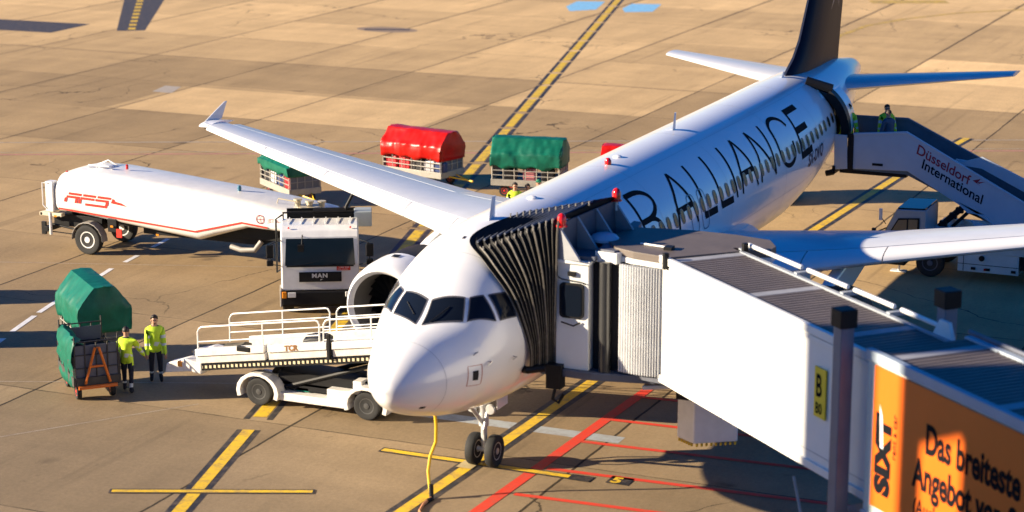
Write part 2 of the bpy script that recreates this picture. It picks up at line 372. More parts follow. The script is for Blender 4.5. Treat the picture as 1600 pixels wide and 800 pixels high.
# ================================================================ AIRLINER (nose at origin, tail towards +X, left wing towards -Y)
XS = [0, .03, .08, .25, .5, 1, 1.5, 1.9, 2.4, 3, 4, 5, 6, 8, 24, 26, 28, 30, 32, 34, 36, 37.3, 37.5]
HW = [.001, .12, .22, .43, .635, .93, 1.15, 1.31, 1.48, 1.65, 1.83, 1.93, 1.975, 1.975, 1.975, 1.95, 1.86, 1.68, 1.4, 1.04, .60, .30, .2]
BZ = [3.2, 3.08, 2.95, 2.78, 2.62, 2.42, 2.26, 2.15, 2.04, 1.94, 1.82, 1.76, 1.73, 1.73, 1.73, 1.93, 2.33, 2.82, 3.33, 3.85, 4.37, 4.70, 4.8]
TZ = [3.2, 3.33, 3.45, 3.65, 3.83, 4.05, 4.22, 4.42, 4.85, 5.22, 5.62, 5.80, 5.87, 5.87, 5.87, 5.87, 5.87, 5.85, 5.80, 5.72, 5.52, 5.32, 5.2]
def pch(X, Y):
    n = len(X); h = [X[i+1]-X[i] for i in range(n-1)]; d = [(Y[i+1]-Y[i])/h[i] for i in range(n-1)]
    mm = [d[0]]+[0 if d[i-1]*d[i] <= 0 else 2*d[i-1]*d[i]/(d[i-1]+d[i]) for i in range(1, n-1)]+[d[-1]]
    def f(x):
        x = min(max(x, X[0]), X[-1]); i = 0
        while i < n-2 and x > X[i+1]: i += 1
        t = (x-X[i])/h[i]
        return (1+2*t)*(1-t)**2*Y[i]+t*(1-t)**2*h[i]*mm[i]+t*t*(3-2*t)*Y[i+1]+t*t*(t-1)*h[i]*mm[i+1]
    return f
fHW, fBZ, fTZ = pch(XS, HW), pch(XS, BZ), pch(XS, TZ)
def fsp(x, th, off=0):
    """fuselage surface point; th degrees from the left (-Y) horizontal, 90 = top"""
    a = R(th); hw, b, t = fHW(x), fBZ(x), fTZ(x)
    n = Vector((0, -math.cos(a)/max(hw, .05), math.sin(a)/max((t-b)/2, .05))).normalized()
    return Vector((x, -hw*math.cos(a), (b+t)/2+(t-b)/2*math.sin(a)))+n*off
air = thing('airliner', 'white twin-engine airliner with tall black letters along its side', 'airliner', (0, 0, 0))
m = MB(); xs = [0, .012, .03, .06, .1, .16, .24, .34, .46, .6, .76, .94, 1.1]+[1.1+.1*i for i in range(1, 40)]+[5.0+i*.5 for i in range(1, 66)]
xs = [x for x in xs if x <= 37.5]
if xs[-1] < 37.5: xs.append(37.5)
NS = 72
m.loft([[fsp(x, 360*k/NS) for k in range(NS)] for x in xs])
m.build('fuselage', WHITE, air, smooth=60)
def patch(mb, outline, off=.006, nseg=6, mi=None):
    """outline [(x, th)] densified then fan filled; small patches only"""
    pts = []
    for (a, b), (c, d) in zip(outline, outline[1:]+outline[:1]):
        for i in range(nseg): pts.append((a+(c-a)*i/nseg, b+(d-b)*i/nseg))
    mb.add([fsp(x, t, off) for x, t in pts], [tuple(range(len(pts)))], mi)
def quadpatch(mb, c4, off=.006, n=6, mi=None):
    (a, b, c, d) = c4; v = []
    for j in range(n+1):
        for i in range(n+1):
            s, t = i/n, j/n
            p = [(1-s)*(1-t)*a[k]+s*(1-t)*b[k]+s*t*c[k]+(1-s)*t*d[k] for k in (0, 1)]
            v.append(fsp(p[0], p[1], off))
    mb.add(v, [(j*(n+1)+i, j*(n+1)+i+1, (j+1)*(n+1)+i+1, (j+1)*(n+1)+i) for j in range(n) for i in range(n)], mi)
def stroke(mb, pts, w, off=.007, mi=None, step=.12):
    """ribbon on the fuselage skin; pts (x, th); w metres"""
    P = []
    for (a, b), (c, d) in zip(pts, pts[1:]):
        n = max(1, int(math.hypot(c-a, R(d-b)*2)/step))
        P += [(a+(c-a)*i/n, b+(d-b)*i/n) for i in range(n)]
    P.append(pts[-1]); L = []
    for i, (x, t) in enumerate(P):
        a = P[max(i-1, 0)]; b = P[min(i+1, len(P)-1)]
        dx, dy = b[0]-a[0], R(b[1]-a[1])*2.0; q = math.hypot(dx, dy) or 1
        nx, ny = -dy/q*w/2, dx/q*w/2
        L += [fsp(x+nx, t+math.degrees(ny/2.0), off), fsp(x-nx, t-math.degrees(ny/2.0), off)]
    mb.add(L, [(2*i, 2*i+1, 2*i+3, 2*i+2) for i in range(len(P)-1)], mi)
# windscreen panes: (x, theta) corners
PANES = [[(2.22, 88.0), (2.50, 62.0), (2.10, 52.5), (1.64, 86.5)], [(2.56, 58.5), (2.80, 51), (2.68, 29), (2.16, 49)], [(2.90, 48), (3.30, 40), (3.27, 21), (2.79, 27)]]
for P in PANES:
    for s in (0, 1):
        q = [(x, 180-t if s else t) for x, t in P]; m = MB()
        quadpatch(m, q, .008, 8); pane = m.build('windscreen_pane', GLASSD, air, smooth=True)
        m = MB(); stroke(m, q+[q[0]], .035, .011, step=.08); m.build('pane_frame', mat('pane_seal', (.08, .08, .09), .5), pane)
m = MB()
for x0, t0, x1, t1 in ((1.75, 80, 2.18, 70), (1.9, 100, 2.2, 112)): m.tube([fsp(x0, t0, .03), fsp(x1, t1, .03)], .012)
m.each('wiper', BLACK, air)
m = MB(); stroke(m, [(1.04, t) for t in range(-90, 271, 6)], .010, .004); m.build('radome_seam', mat('seam_grey', (.42, .43, .45), .5), air)
m = MB(); stroke(m, [(1.58, -11), (1.63, 13), (2.0, 7), (2.0, -15), (1.58, -11)], .022, .005)
m.build('static_port_outline', mat('red_outline', (.45, .16, .12), .5), air)
m = MB(); quadpatch(m, [(1.73, -6), (1.74, 5), (1.9, 3), (1.89, -8)], .006, 3); m.build('static_port', HOLE, air)
m = MB(); quadpatch(m, [(.62, -48), (.62, -42), (.74, -40), (.74, -46)], .006, 2); m.build('nose_vent', HOLE, air)
m = MB()
for x_ in (3.6, 8.3, 12.2, 17.4, 22.6, 26.4, 31.2): stroke(m, [(x_, t) for t in range(-60, 241, 8)], .010, .003)
for t_ in (-14, 64, 112): stroke(m, [(4.0+.5*i, t_) for i in range(54)], .008, .003)
m.build('skin_seam', MATS['seam_grey'], air)
m = MB(); stroke(m, [(4.62, -4), (4.62, 40), (5.42, 40), (5.42, -4), (4.62, -4)], .03, .008); m.build('front_door', MATS['seam_grey'], air)
m = MB()
for x_, t_ in ((1.9, 22), (2.2, 4), (3.0, -6)): m.tube([fsp(x_, t_, 0), fsp(x_+.0, t_, .09), fsp(x_-.14, t_, .10)], .014, 6)
m.each('air_probe', STEEL, air)
# cabin windows, left side
win = None
x = 6.1
k = 0
while x < 28.9:
    if not (26.9 < x < 0):
        m = MB(); quadpatch(m, [(x-.105, 14.6+0), (x+.105, 14.6), (x+.105, 22.2), (x-.105, 22.2)], .012, 3)
        # rounded pane
        m = MB(); n = 14
        m.add([fsp(x+.112*math.copysign(abs(math.cos(a))**.7, math.cos(a)), 18.3+4.7*math.copysign(abs(math.sin(a))**.8, math.sin(a)), .012) for a in [2*math.pi*i/n for i in range(n)]], [tuple(range(n))])
        w = m.build('cabin_window', CABGLASS, air)
        m = MB()
        stroke(m, [(x+.13*math.copysign(abs(math.cos(a))**.7, math.cos(a)), 18.3+5.3*math.copysign(abs(math.sin(a))**.8, math.sin(a))) for a in [2*math.pi*i/n for i in range(n+1)]], .03, .010, step=.5)
        m.build('window_frame', mat('window_surround', (.10, .10, .11), .4), w)
    x += .53
# overwing exits
for xc in (14.36, 15.18):
    m = MB(); pts = []
    for i in range(25):
        a = 2*math.pi*i/24; pts.append((xc+.27*math.copysign(abs(math.cos(a))**.5, math.cos(a)), 15+15*math.copysign(abs(math.sin(a))**.55, math.sin(a))))
    stroke(m, pts, .035, .008, step=.1); m.build('overwing_exit', mat('exit_outline', (.09, .16, .24), .4), air)
# titles on the left side: STAR ALLIANCE in tall thin strokes
m = MB(); T0, T1, TM = 8.5, 52.0, 28.5; W = .125
def arc(cx, ct, rx, rt, a0, a1, n=16): return [(cx+rx*math.cos(R(a0+(a1-a0)*i/n)), ct+rt*math.sin(R(a0+(a1-a0)*i/n))) for i in range(n+1)]
def lA(x0, x1): 
    xm = (x0+x1)/2+.12; stroke(m, [(x0, T0), (x0+.28, 30), (xm, T1)], W); stroke(m, [(xm, T1), (x1-.2, 30), (x1, T0)], W); stroke(m, [(x0+.1, 23), (x1-.12, 23)], W*1.25)
def lR(x0):
    stroke(m, [(x0, T0), (x0, T1)], W); stroke(m, [(x0, T1-.8), (x0+.5, T1-.8)]+arc(x0+.5, 39.8, .78, 11.2, 90, -90)+[(x0, 28.6)], W*1.2); stroke(m, [(x0+.55, 28.6)]+arc(x0+.62, 16, .6, 12, 80, 0)+[(x0+1.25, T0)], W)
def lL(x0): stroke(m, [(x0, T1), (x0-.03, T0)], W); stroke(m, [(x0-.06, T0+1.2), (x0+.98, T0+.6)], W*1.5)
m = MB(); stroke(m, arc(6.55, 41, .5, 10.5, 20, 270)[:]+arc(6.55, 19.5, .5, 11, 90, -160), W)
stroke(m, [(7.3, T1-1), (8.6, T1-1)], W*1.3); stroke(m, [(7.95, T1), (7.95, T0)], W)
lA(8.95, 10.35); lR(10.87); m.build('title_lettering', LETTER, air); m = MB(); lA(13.12, 14.58); lL(15.22); lL(16.62)
stroke(m, [(18.08, T1), (17.95, T0)], W); lA(18.46, 19.86)
stroke(m, [(20.22, T0), (20.5, 30), (20.62, T1)], W); stroke(m, [(20.62, T1), (21.62, T0)], W); stroke(m, [(21.62, T0), (21.86, T1)], W)
stroke(m, [(23.95, 40)]+arc(23.2, 40, .72, 12, 10, 180)+[(22.4, 24)]+arc(23.1, 20, .70, 11.5, 180, 350)+[(23.8, 26)], W*1.1)
stroke(m, [(24.6, T1), (24.35, T0)], W*1.1); stroke(m, [(24.55, T1-1.2), (25.75, T1-1.2)], W*1.7); stroke(m, [(24.5, 31.5), (25.6, 31.5)], W*1.7); stroke(m, [(24.3, T0+1.4), (25.5, T0+1.8)], W*1.7)
m.build('title_lettering', LETTER, air)
m = MB(); v, f = text_geo('SX-DVQ', .52, bold=.012, shear=.15)
m.add([fsp(24.95+a*.92, -3.5+math.degrees(b/2.0), .01) for a, b in v], f); m.build('registration_lettering', mat('registration_maroon', (.05, .02, .04), .4), air)
# open rear door, left side
m = MB(); quadpatch(m, [(28.7, -6), (29.5, -6), (29.5, 50), (28.7, 50)], .012, 10); m.build('rear_doorway', HOLE, air)
m = MB(); rings = []
for i in range(13):
    t = -6+56*i/12
    rings.append([fsp(x_, t, o_)+Vector((0, -.42, .02)) for x_, o_ in ((29.02, 0), (29.85, 0), (29.85, -.14), (29.02, -.14))])
m.loft(rings); d = m.build('rear_door', [WHITE], air, bevel=.02)
m = MB(); rings = []
for i in range(13):
    t = -6+57*i/12; rings.append([fsp(x_, t, o_)+Vector((0, -.42, .02)) for x_, o_ in ((28.62, .01), (29.02, .01), (29.02, -.26), (28.62, -.26))])
m.loft(rings); m.tube([fsp(28.85, 50, .0)+Vector((0, -.42, .05)), fsp(28.6, 66, .08)], [.17, .15]); m.build('door_seal', BLACK, d)
# antennas, beacon, top fittings
def blade(x0, h, c, name='antenna', y=0, mt=WHITE):
    m = MB(); z = fTZ(x0)-.02
    m.loft([[(x0+dx*s+sh, y+dy*s, z+hh) for dx, dy in ((0, 0), (c*.4, -.03), (c, 0), (c*.4, .03))] for s, sh, hh in ((1, 0, 0), (.6, c*.55, h))])
    return m.build(name, mt, air, smooth=30)
blade(5.35, .55, .34); blade(17.9, .5, .26); blade(28.4, .2, .3)
for x_ in (7.9, 13.6):
    m = MB(); m.lathe([(0, .14), (.03, .13), (.06, .07), (.07, .01)], (x_, 0, fTZ(x_)-.01), 'z', 16); m.build('antenna_fairing', WHITE, air, smooth=True)
m = MB(); m.lathe([(0, .09), (.1, .09), (.16, .06), (.18, .01)], (12.6, -.12, 5.86), 'z', 14); m.build('beacon', RED, air, smooth=True)
m = MB()
for x_, t_ in ((4.4, 84), (4.15, 92), (6.9, 70)): quadpatch(m, [(x_, t_), (x_+.13, t_), (x_+.13, t_+2), (x_, t_+2)], .006, 1)
m.each('skin_fitting', BLACK, air)
# wings
def airfoil(c0, c1, n=10, tk=.11):
    """closed section between chord fractions: upper then lower"""
    def th(c): return tk*5*(.2969*math.sqrt(max(c, 0))-.126*c-.3516*c*c+.2843*c**3-.1015*c**4)
    cs = [c0+(c1-c0)*(1-math.cos(math.pi*i/n))/2 for i in range(n+1)]
    return [(c, th(c)*1.15+.012*math.sin(math.pi*c)) for c in cs]+[(c, -th(c)*.85) for c in reversed(cs)]
def wing_part(stations, c0, c1, side, name, mt, parent, bevel=0):
    m = MB(); rings = []
    for y, xle, ch, z, tk in stations:
        rings.append([(xle+c*ch, side*y, z+t*ch) for c, t in airfoil(c0, c1, 10, tk)])
    m.loft(rings); return m.build(name, mt, parent, smooth=35)
def interp_st(st, y):
    for a, b in zip(st, st[1:]):
        if a[0] <= y <= b[0]:
            t = (y-a[0])/(b[0]-a[0]); return tuple(a[k]+(b[k]-a[k])*t for k in range(5))
    return st[-1]
ST = [(1.5, 11.7, 7.0, 2.95, .135), (6.4, 14.45, 4.15, 3.42, .118), (16.95, 20.2, 1.5, 4.38, .105)]
STF = [(y, *interp_st(ST, y)[1:]) for y in [1.5+i*(16.95-1.5)/24 for i in range(25)]]
def seg_st(y0, y1, n=6): return [interp_st(ST, y0+(y1-y0)*i/n) for i in range(n+1)]
for side in (1, -1):
    w = wing_part(STF, .158, .698, side, 'wing', WING, air)
    for y0, y1 in ((1.6, 5.0), (5.03, 6.9), (6.93, 10.6), (10.63, 13.6), (13.63, 16.6)): wing_part(seg_st(y0, y1), .0, .147, side, 'slat', WHITE, w)
    for y0, y1 in ((1.6, 6.4), (6.43, 12.9), (12.93, 16.2)): wing_part(seg_st(y0, y1), .709, 1.0, side, 'flap', WING, w)
    for c0_, c1_ in ((.143, .161), (.696, .712)):
        wing_part([(y, xl, ch, z-.012, tk*.955) for y, xl, ch, z, tk in STF], c0_, c1_, side, 'gap_shade_strip', HOLE, w)  # dark strip sunk in each gap, its colour stands for the shade there
    # tip cap and fence
    y, xl, ch, z, tk = ST[-1]
    m = MB(); m.loft([[(xl+.04+c*ch*s+(1-s)*ch*.4, side*(16.6+dy), z+t*ch*s) for c, t in airfoil(0, 1, 10, tk)] for s, dy in ((1.02, 0), (1.0, .35), (.9, .45), (.4, .52))])
    m.build('wing_tip', WHITE, w, smooth=50)
    m = MB(); m.loft([[(xl+a, side*(17.08+o), z+h) for a, h in ((.35, .02), (1.55, .02), (1.92, .55), (1.76, .55))] for o in (-.02, .02)])
    m.loft([[(xl+a, side*(17.08+o), z+h) for a, h in ((.35, -.0), (1.55, -.0), (1.9, -.55), (1.65, -.55))] for o in (-.02, .02)])
    m.build('wing_tip_fence', WING, w, bevel=.01)
    # flap track fairings
    for yy in (4.6, 8.6, 12.6):
        a = interp_st(ST, yy); xx = a[1]+a[2]*.55
        m = MB(); q = a[2]*.5; m.tube([(xx, side*yy, a[3]-.22), (xx+q*.3, side*yy, a[3]-.34), (xx+q*.7, side*yy, a[3]-.32), (xx+q*.97, side*yy, a[3]-.2)], [.05, .17, .16, .03], 12); m.build('flap_track_fairing', WING, w, smooth=True)
    # belly root fairing
    m = MB(); m.tube([(10.8, side*1.3, 2.3), (12.5, side*1.72, 2.35), (16, side*1.8, 2.35), (19.5, side*1.7, 2.4), (21.5, side*1.1, 2.5)], [.1, .62, .72, .6, .1], 20); m.build('wing_root_fairing', WHITE, w, smooth=True)
    # engine
    ey, ez, ex = 5.75, 1.72, 11.1
    e = MB(); c = (ex, side*ey, ez)
    e.lathe([(.13, .93), (.02, 1.0), (0, 1.04), (.04, 1.09), (.2, 1.17), (.7, 1.24), (1.2, 1.26), (1.25, 1.26)], c, 'x', 48, cap=False)
    n1 = e.build('engine_cowl', WHITE, air, smooth=60)
    e = MB(); e.lathe([(1.25, .86), (.5, .86), (.132, .93)], c, 'x', 48, cap=False); e.build('inlet_barrel', mat('inlet_shade_grey', (.11, .105, .10), .5, var=.1), n1, smooth=60)  # barrel coloured dark for the shade inside the inlet
    e = MB(); e.lathe([(1.255, 1.256), (2.6, 1.22), (3.7, 1.05), (4.6, .78), (5.1, .62), (5.1, .5), (4.2, .5)], c, 'x', 48, cap=False); e.build('rear_cowl', NAVY, n1, smooth=60)
    e = MB(); e.lathe([(1.2, .87), (1.21, .2)], c, 'x', 40, cap=True)
    for k in range(22):
        a = 2*math.pi*k/22; ca, sa = math.cos(a), math.sin(a)
        p0 = Vector((c[0]+1.0, c[1]+ca*.2, c[2]+sa*.2)); p1 = Vector((c[0]+1.05, c[1]+ca*.85, c[2]+sa*.85)); q = Vector((.12, -sa*.09, ca*.09))
        e.add([p0-q, p0+q, p1+q*1.6, p1-q*1.6], [(0, 1, 2, 3)])
    e.build('fan', mat('fan_blade_titanium', (.012, .012, .014), .4, .3), n1)
    e = MB(); e.lathe([(.62, .01), (.8, .12), (1.1, .24)], c, 'x', 20, cap=True); e.build('spinner', BLACK, n1, smooth=True)
    e = MB(); e.loft([[(ex+a, side*ey+b, zz) for a, zz in ((2.2, ez+1.12), (3.0, ez+1.32), (4.2, ez+1.5), (6.2, ez+1.3), (6.4, ez+1.1), (4.5, ez+.7), (2.6, ez+.9))] for b in (-.16, .16)]); e.build('pylon', WHITE, n1, bevel=.06)
    e = MB(); e.add([(ex+.78, side*ey-.09, ez+1.262), (ex+1.02, side*ey-.09, ez+1.275), (ex+1.02, side*ey+.12, ez+1.275), (ex+.78, side*ey+.12, ez+1.262)], [(0, 1, 2, 3)]); e.build('cowl_vent', BLACK, n1)
# horizontal stabilisers and fin
HS = [(.3, 31.2, 3.9, 5.05, .10), (6.25, 34.75, 1.35, 5.42, .09)]
for side in (1, -1):
    st = [tuple(HS[0][k]+(HS[1][k]-HS[0][k])*i/8 for k in range(5)) for i in range(9)]
    w = wing_part(st, .0, .70, side, 'stabiliser', WING if side > 0 else WING, air)
    wing_part(st, .706, 1.0, side, 'elevator', WING, w)
m = MB(); rings = []
for z, xl, xt, th in ((5.3, 28.3, 35.15, .32), (5.95, 28.95, 35.25, .30), (6.3, 29.75, 35.32, .29), (6.8, 30.4, 35.4, .28), (8.5, 31.65, 35.8, .24), (10.2, 32.9, 36.2, .19), (11.75, 34.0, 36.6, .14)):
    c = xt-xl; rings.append([(xl+a*c, b*th, z) for a, b in ((0, 0), (.03, .4), (.1, .72), (.25, 1), (.5, .85), (.75, .45), (1, .05), (1, -.05), (.75, -.45), (.5, -.85), (.25, -1), (.1, -.72), (.03, -.4))])
m.loft(rings); fin = m.build('tail_fin', NAVY, air, smooth=50)
m = MB(); SG = mat('silver_emblem', (.42, .40, .38), .35, .3)
c0 = Vector((33.7, 0, 8.4))
for k in range(5):
    a = R(90+72*k); b1 = R(90+72*k+36); b2 = R(90+72*k-36)
    P = [(0.30, a+R(30)), (1.05, a), (.42, b1)]
    for s in (-1,):
        m.add([(c0.x+r_*math.cos(t_)*.8, s*.262, c0.z+r_*math.sin(t_)) for r_, t_ in P], [(0, 1, 2)])
m.build('tail_emblem', SG, fin)
m = MB(); m.lathe([(0, .22), (.25, .17), (.26, .1)], (37.4, 0, 5.02), 'x', 18); m.build('exhaust_cone', STEEL, air, smooth=True)
# nose gear
ng = MB(); ng.tube([(5.0, 0, 1.95), (5.07, 0, .45)], .075, 12); ng.tube([(5.0, 0, 1.9), (5.04, 0, 1.0)], .12, 12); ng.tube([(4.1, 0, 1.85), (5.0, 0, 1.05)], .05); ng.tube([(5.07, -.27, .39), (5.07, .27, .39)], .06)
ng.tube([(4.95, -.12, 1.35), (4.78, -.12, 1.0), (4.98, -.05, .65)], .03); ng.tube([(5.12, .1, 1.5), (5.3, .1, 1.0), (5.1, .04, .55)], .035)
ng.lathe([(-.05, .11), (.0, .13), (.03, .1)], (4.9, -.24, 1.45), 'x', 14); ng.lathe([(-.05, .11), (.0, .13), (.03, .1)], (4.9, .24, 1.45), 'x', 14); ng.tube([(4.96, -.25, 1.45), (4.96, .25, 1.45)], .03)
G = ng.build('nose_gear', mat('gear_leg_paint', (.55, .56, .56), .35, .3, var=.25, scale=8), air, smooth=40)
for s in (-1, 1): wheel(G, (5.07, s*.25, .39), .385, .22, STEEL)
for s in (-1, 1):
    m = MB(); m.box(4.9, 5.5, s*.40-.015, s*.40+.015, 1.45, 1.85); m.build('gear_door', WHITE, G, bevel=.015)
for s in (-1, 1):
    m = MB(); m.tube([(17.7, s*3.3, 2.7), (17.71, s*3.75, .6)], [.14, .1], 12); m.tube([(17.7, s*2.2, 2.3), (17.71, s*3.6, 1.4)], .06); m.tube([(17.71, s*3.35, .57), (17.71, s*4.2, .57)], .09); m.tube([(17.4, s*3.6, 1.6), (17.2, s*3.7, 1.1), (17.5, s*3.75, .7)], .04)
    G = m.build('main_gear', MATS['gear_leg_paint'], air, smooth=40)
    for y in (3.38, 4.2): wheel(G, (17.71, s*y, .575), .575, .4, STEEL)
    m = MB(); m.box(17.0, 18.3, s*4.0-.03, s*4.0+.03, 1.25, 2.7); m.build('gear_door', WHITE, G, bevel=.02)
# open forward cargo door, right side
m = MB(); m.prism([(1.93, 3.20), (3.05, 3.62), (3.25, 3.55), (2.0, 3.0)], 'x', 7.25, 9.1); m.build('cargo_door', WHITE, air, bevel=.04)
m = MB(); m.box(7.28, 9.07, 1.90, 1.99, 1.95, 3.05); m.build('cargo_doorway', HOLE, air)
# ================================================================ POWER CABLE
m = MB(); base = Vector((2.62, .12, 0))
m.tube([(2.62, .10, 2.03), (2.60, .06, 1.7), (2.66, .10, 1.3), (2.66, .24, .95), (2.60, .27, .6), (2.52, .20, .3), (2.45, .12, .05)], .038, 8, 0)
m.tube([(2.45, .12, .05), (2.0, .1, .04), (1.6, .0, .035), (1.2, -.25, .035), (.8, -.7, .035), (.2, -1.0, .035)], .032, 8, 1)
m.tube([(2.50, .15, .34), (2.45, .12, .03), (2.2, .1, .04)], .055, 8, 2)
m.box(2.4, 2.9, -.05, .3, 2.0, 2.08, 3)
tag(m.build('power_cable', [YEL, mat('orange_hose', (.62, .27, .12), .5), BLACK, WHITE], None, smooth=40), 'yellow power cable hanging from the aircraft nose and running across the concrete', 'cable')

# ================================================================ BOARDING BRIDGE
bd = Vector((-.68, -.733, 0)).normalized(); bn = Vector((.733, -.68, 0)).normalized()   # along tunnel, across (away from viewer)
P0 = Vector((3.94, -4.72, 0))
BB = thing('boarding_bridge', 'white passenger boarding bridge with grey ribbed roof and orange advertisement, docked at the front door', 'boarding bridge', tuple(P0), 0)
FR = Matrix(((bd.x, bn.x, 0, 0), (bd.y, bn.y, 0, 0), (0, 0, 1, 0), (0, 0, 0, 1)))   # local (s, across, z) -> parent
def BM(): mm = MB(); mm.M = FR.copy(); return mm
def ribbed_mat(name, col):
    m = bpy.data.materials.new(name); m.use_nodes = True; n = m.node_tree.nodes; l = m.node_tree.links; b = n['Principled BSDF']; b.inputs['Roughness'].default_value = .55
    tc = n.new('ShaderNodeTexCoord'); no = n.new('ShaderNodeTexNoise'); no.inputs['Scale'].default_value = 2.5; no.inputs['Detail'].default_value = 7; l.new(tc.outputs['Object'], no.inputs[0])
    l.new(mixc(n, l, tuple(c*.7 for c in col), tuple(c*1.25 for c in col), no.outputs[0]), b.inputs['Base Color']); return m
ROOF = ribbed_mat('ribbed_roof_felt', (.135, .108, .09)); ROOFL = ribbed_mat('pale_roof_seam', (.33, .33, .34))
def ribbed(mb, s0, s1, a0, a1, z, pitch=.16, h=.03, mi=0):
    n = int((s1-s0)/pitch); v = []
    for i in range(n):
        s = s0+(s1-s0)*i/n; e = (s1-s0)/n
        for ds, dz in ((0, 0), (e*.72, 0), (e*.78, -h), (e*.95, -h)):
            v += [(s+ds, a0, z+dz), (s+ds, a1, z+dz)]
    v += [(s1, a0, z), (s1, a1, z)]
    mb.add(v, [(2*i, 2*i+1, 2*i+3, 2*i+2) for i in range(len(v)//2-1)], mi)
ZB, ZT, WD = 3.08, 5.66, 1.8
# inner tunnel
m = BM(); m.box(0, 10.5, 0, WD, ZB, ZT); t1 = m.build('inner_tunnel', BRIDGEW, BB)
m = BM(); ribbed(m, .1, 10.5, .06, WD-.06, ZT+.085, mi=0); m.box(.1, 10.5, .06, WD-.06, ZT+.002, ZT+.04)
for s in (.35, 3.55, 6.9): m.box(s, s+.26, .05, WD-.05, ZT+.04, ZT+.093, 1)
m.build('roof', [ROOF, ROOFL], t1)
m = BM(); m.box(.02, 10.5, -.06, .05, ZT-.02, ZT+.14); m.box(.02, 10.5, -.035, -.002, ZT-.16, ZT-.05); m.box(0, 10.5, -.05, .06, ZB-.12, ZB+.04); m.box(0, 10.5, WD-.06, WD+.05, ZB-.12, ZB+.04)
m.build('edge_trim', BRIDGEW, t1, bevel=.012)
m = BM()
for i in range(1, 9): m.box(i*1.2-.006, i*1.2+.006, -.006, 0.0, ZB+.05, ZT-.17)
m.box(.02, 10.4, -.008, 0, ZB+.22, ZB+.235)
m.build('panel_seam', mat('panel_seam_grey', (.45, .45, .43), .6), t1)
m = BM(); m.box(.02, 10.5, WD-.05, WD+.04, ZT-.02, ZT+.12); m.build('far_edge_trim', BRIDGEB, t1)
# outer tunnel
S0, S1 = 8.5, 24.0
m = BM(); m.box(S0, S1, -.16, WD+.2, ZB-.22, ZT+.14); t2 = m.build('outer_tunnel', mat('bridge_pale_green_panel', (.56, .60, .54), .5, var=.06), BB, bevel=.015)
m = BM(); ribbed(m, S0+.05, S1, -.1, WD+.14, ZT+.235, mi=0); m.box(S0+.05, S1, -.1, WD+.14, ZT+.142, ZT+.19)
for s in (9.0, 12.2, 15.8): m.box(s, s+.26, -.1, WD+.14, ZT+.19, ZT+.243, 1)
m.build('roof', [ROOF, ROOFL], t2)
m = BM(); m.box(S0, S1, -.22, -.08, ZT+.1, ZT+.29); m.box(S0, S1, WD+.1, WD+.26, ZT+.1, ZT+.28); m.box(S0, S1, -.22, -.08, ZB-.36, ZB-.2); m.box(S0, S1, WD+.1, WD+.26, ZB-.36, ZB-.2)
m.build('edge_trim', mat('bridge_blue_grey_trim', (.34, .40, .46), .45, var=.1), t2, bevel=.012)
# advertisement panel
AD = mat('orange_advert_panel', (.80, .135, .004), .42, var=.05, scale=1)
m = BM(); m.box(S0+.28, S1, -.20, -.165, ZB-.02, ZT+.05); ad = m.build('advert_panel', AD, t2)
m = BM()
yo = -.206
def adtext(s, st, z, size, ux='r', mi=0, **k):
    if size > .18 and mi == 0: m.__init__(); m.M = FR.copy()
    # text reads with +s to the right as seen from the near side
    v, f = text_geo(s, size, **k)
    if ux == 'r': m.add([(st+a, yo, z+b) for a, b in v], f, mi)
    else: m.add([(st-b, yo, z+a) for a, b in v], f, mi)   # rotated, reading upwards
AL = lambda n='advert_line': m.build(n, LETTER, ad)
adtext('SIXT', S0+.86, ZB+.30, .62, 'u', bold=.045, spacing=1.05, sx=1.12); AL('advert_logo')
adtext('rent a car', S0+1.06, ZB+1.05, .19, 'u', bold=.003, spacing=1.1); AL()
adtext('Das breiteste', S0+1.95, ZB+1.50, .74, bold=.024, sx=.68); AL()
adtext('Angebot von Sixt', S0+1.62, ZB+.80, .74, bold=.024, sx=.68); AL()
adtext('(Auch in Ihrer Nähe)', S0+1.66, ZB+.30, .42, bold=.006, sx=.75)
AL()
m = BM(); m.add([(S0+.56, yo-.002, ZB+1.15), (S0+.66, yo-.002, ZB+1.15), (S0+.60, yo-.002, ZB+1.75), (S0+.50, yo-.002, ZB+1.95)], [(0, 1, 2, 3)]); m.build('logo_flash', WHITE, ad)
# yellow gate sign
m = BM(); m.box(6.50, 6.90, -.05, -.02, ZB+1.0, ZB+1.98); sg = m.build('gate_sign', mat('yellow_sign', (.80, .60, .02), .4, var=.03), t1)
m = BM(); yo = -.055; adtext('B', 6.56, ZB+1.42, .62, bold=.014, sx=.62); m.build('sign_text', LETTER, sg); adtext('B0', 6.56, ZB+1.08, .30, bold=.006, sx=.75); m.build('sign_text', LETTER, sg)
# lift column
m = BM(); m.box(7.88, 8.16, -.54, -.26, 0.3, 6.25, 0); m.build('lift_post', mat('post_grey_blue_paint', (.15, .17, .21), .4, var=.1), BB, bevel=.02)
m = BM(); m.box(7.84, 8.20, -.58, -.22, 6.25, 6.60); m.build('post_cap', BLACK, BB, bevel=.02)
m = BM(); m.box(7.3, 7.58, WD+.3, WD+.58, .3, 6.2); m.build('lift_post', MATS['post_grey_blue_paint'], BB, bevel=.02)
m = BM(); m.box(7.25, 7.63, WD+.25, WD+.63, 6.2, 6.55); m.build('post_cap', BLACK, BB, bevel=.02)
m = BM(); m.box(7.8, 8.3, -.3, WD+.3, ZB-.75, ZB-.40)
for s in (0, 1):
    a = -.5 if s == 0 else WD+.45
    m.tube([(6.6, a, ZB-.14), (7.4, a, 1.2)], .03); m.tube([(8.4, a, ZB-.4), (9.4, a, .9), (10.2, a, ZB-.4), (11.2, a, .9), (12, a, ZB-.4)], .06); m.tube([(7.4, a, .9), (12, a, .9)], .07)
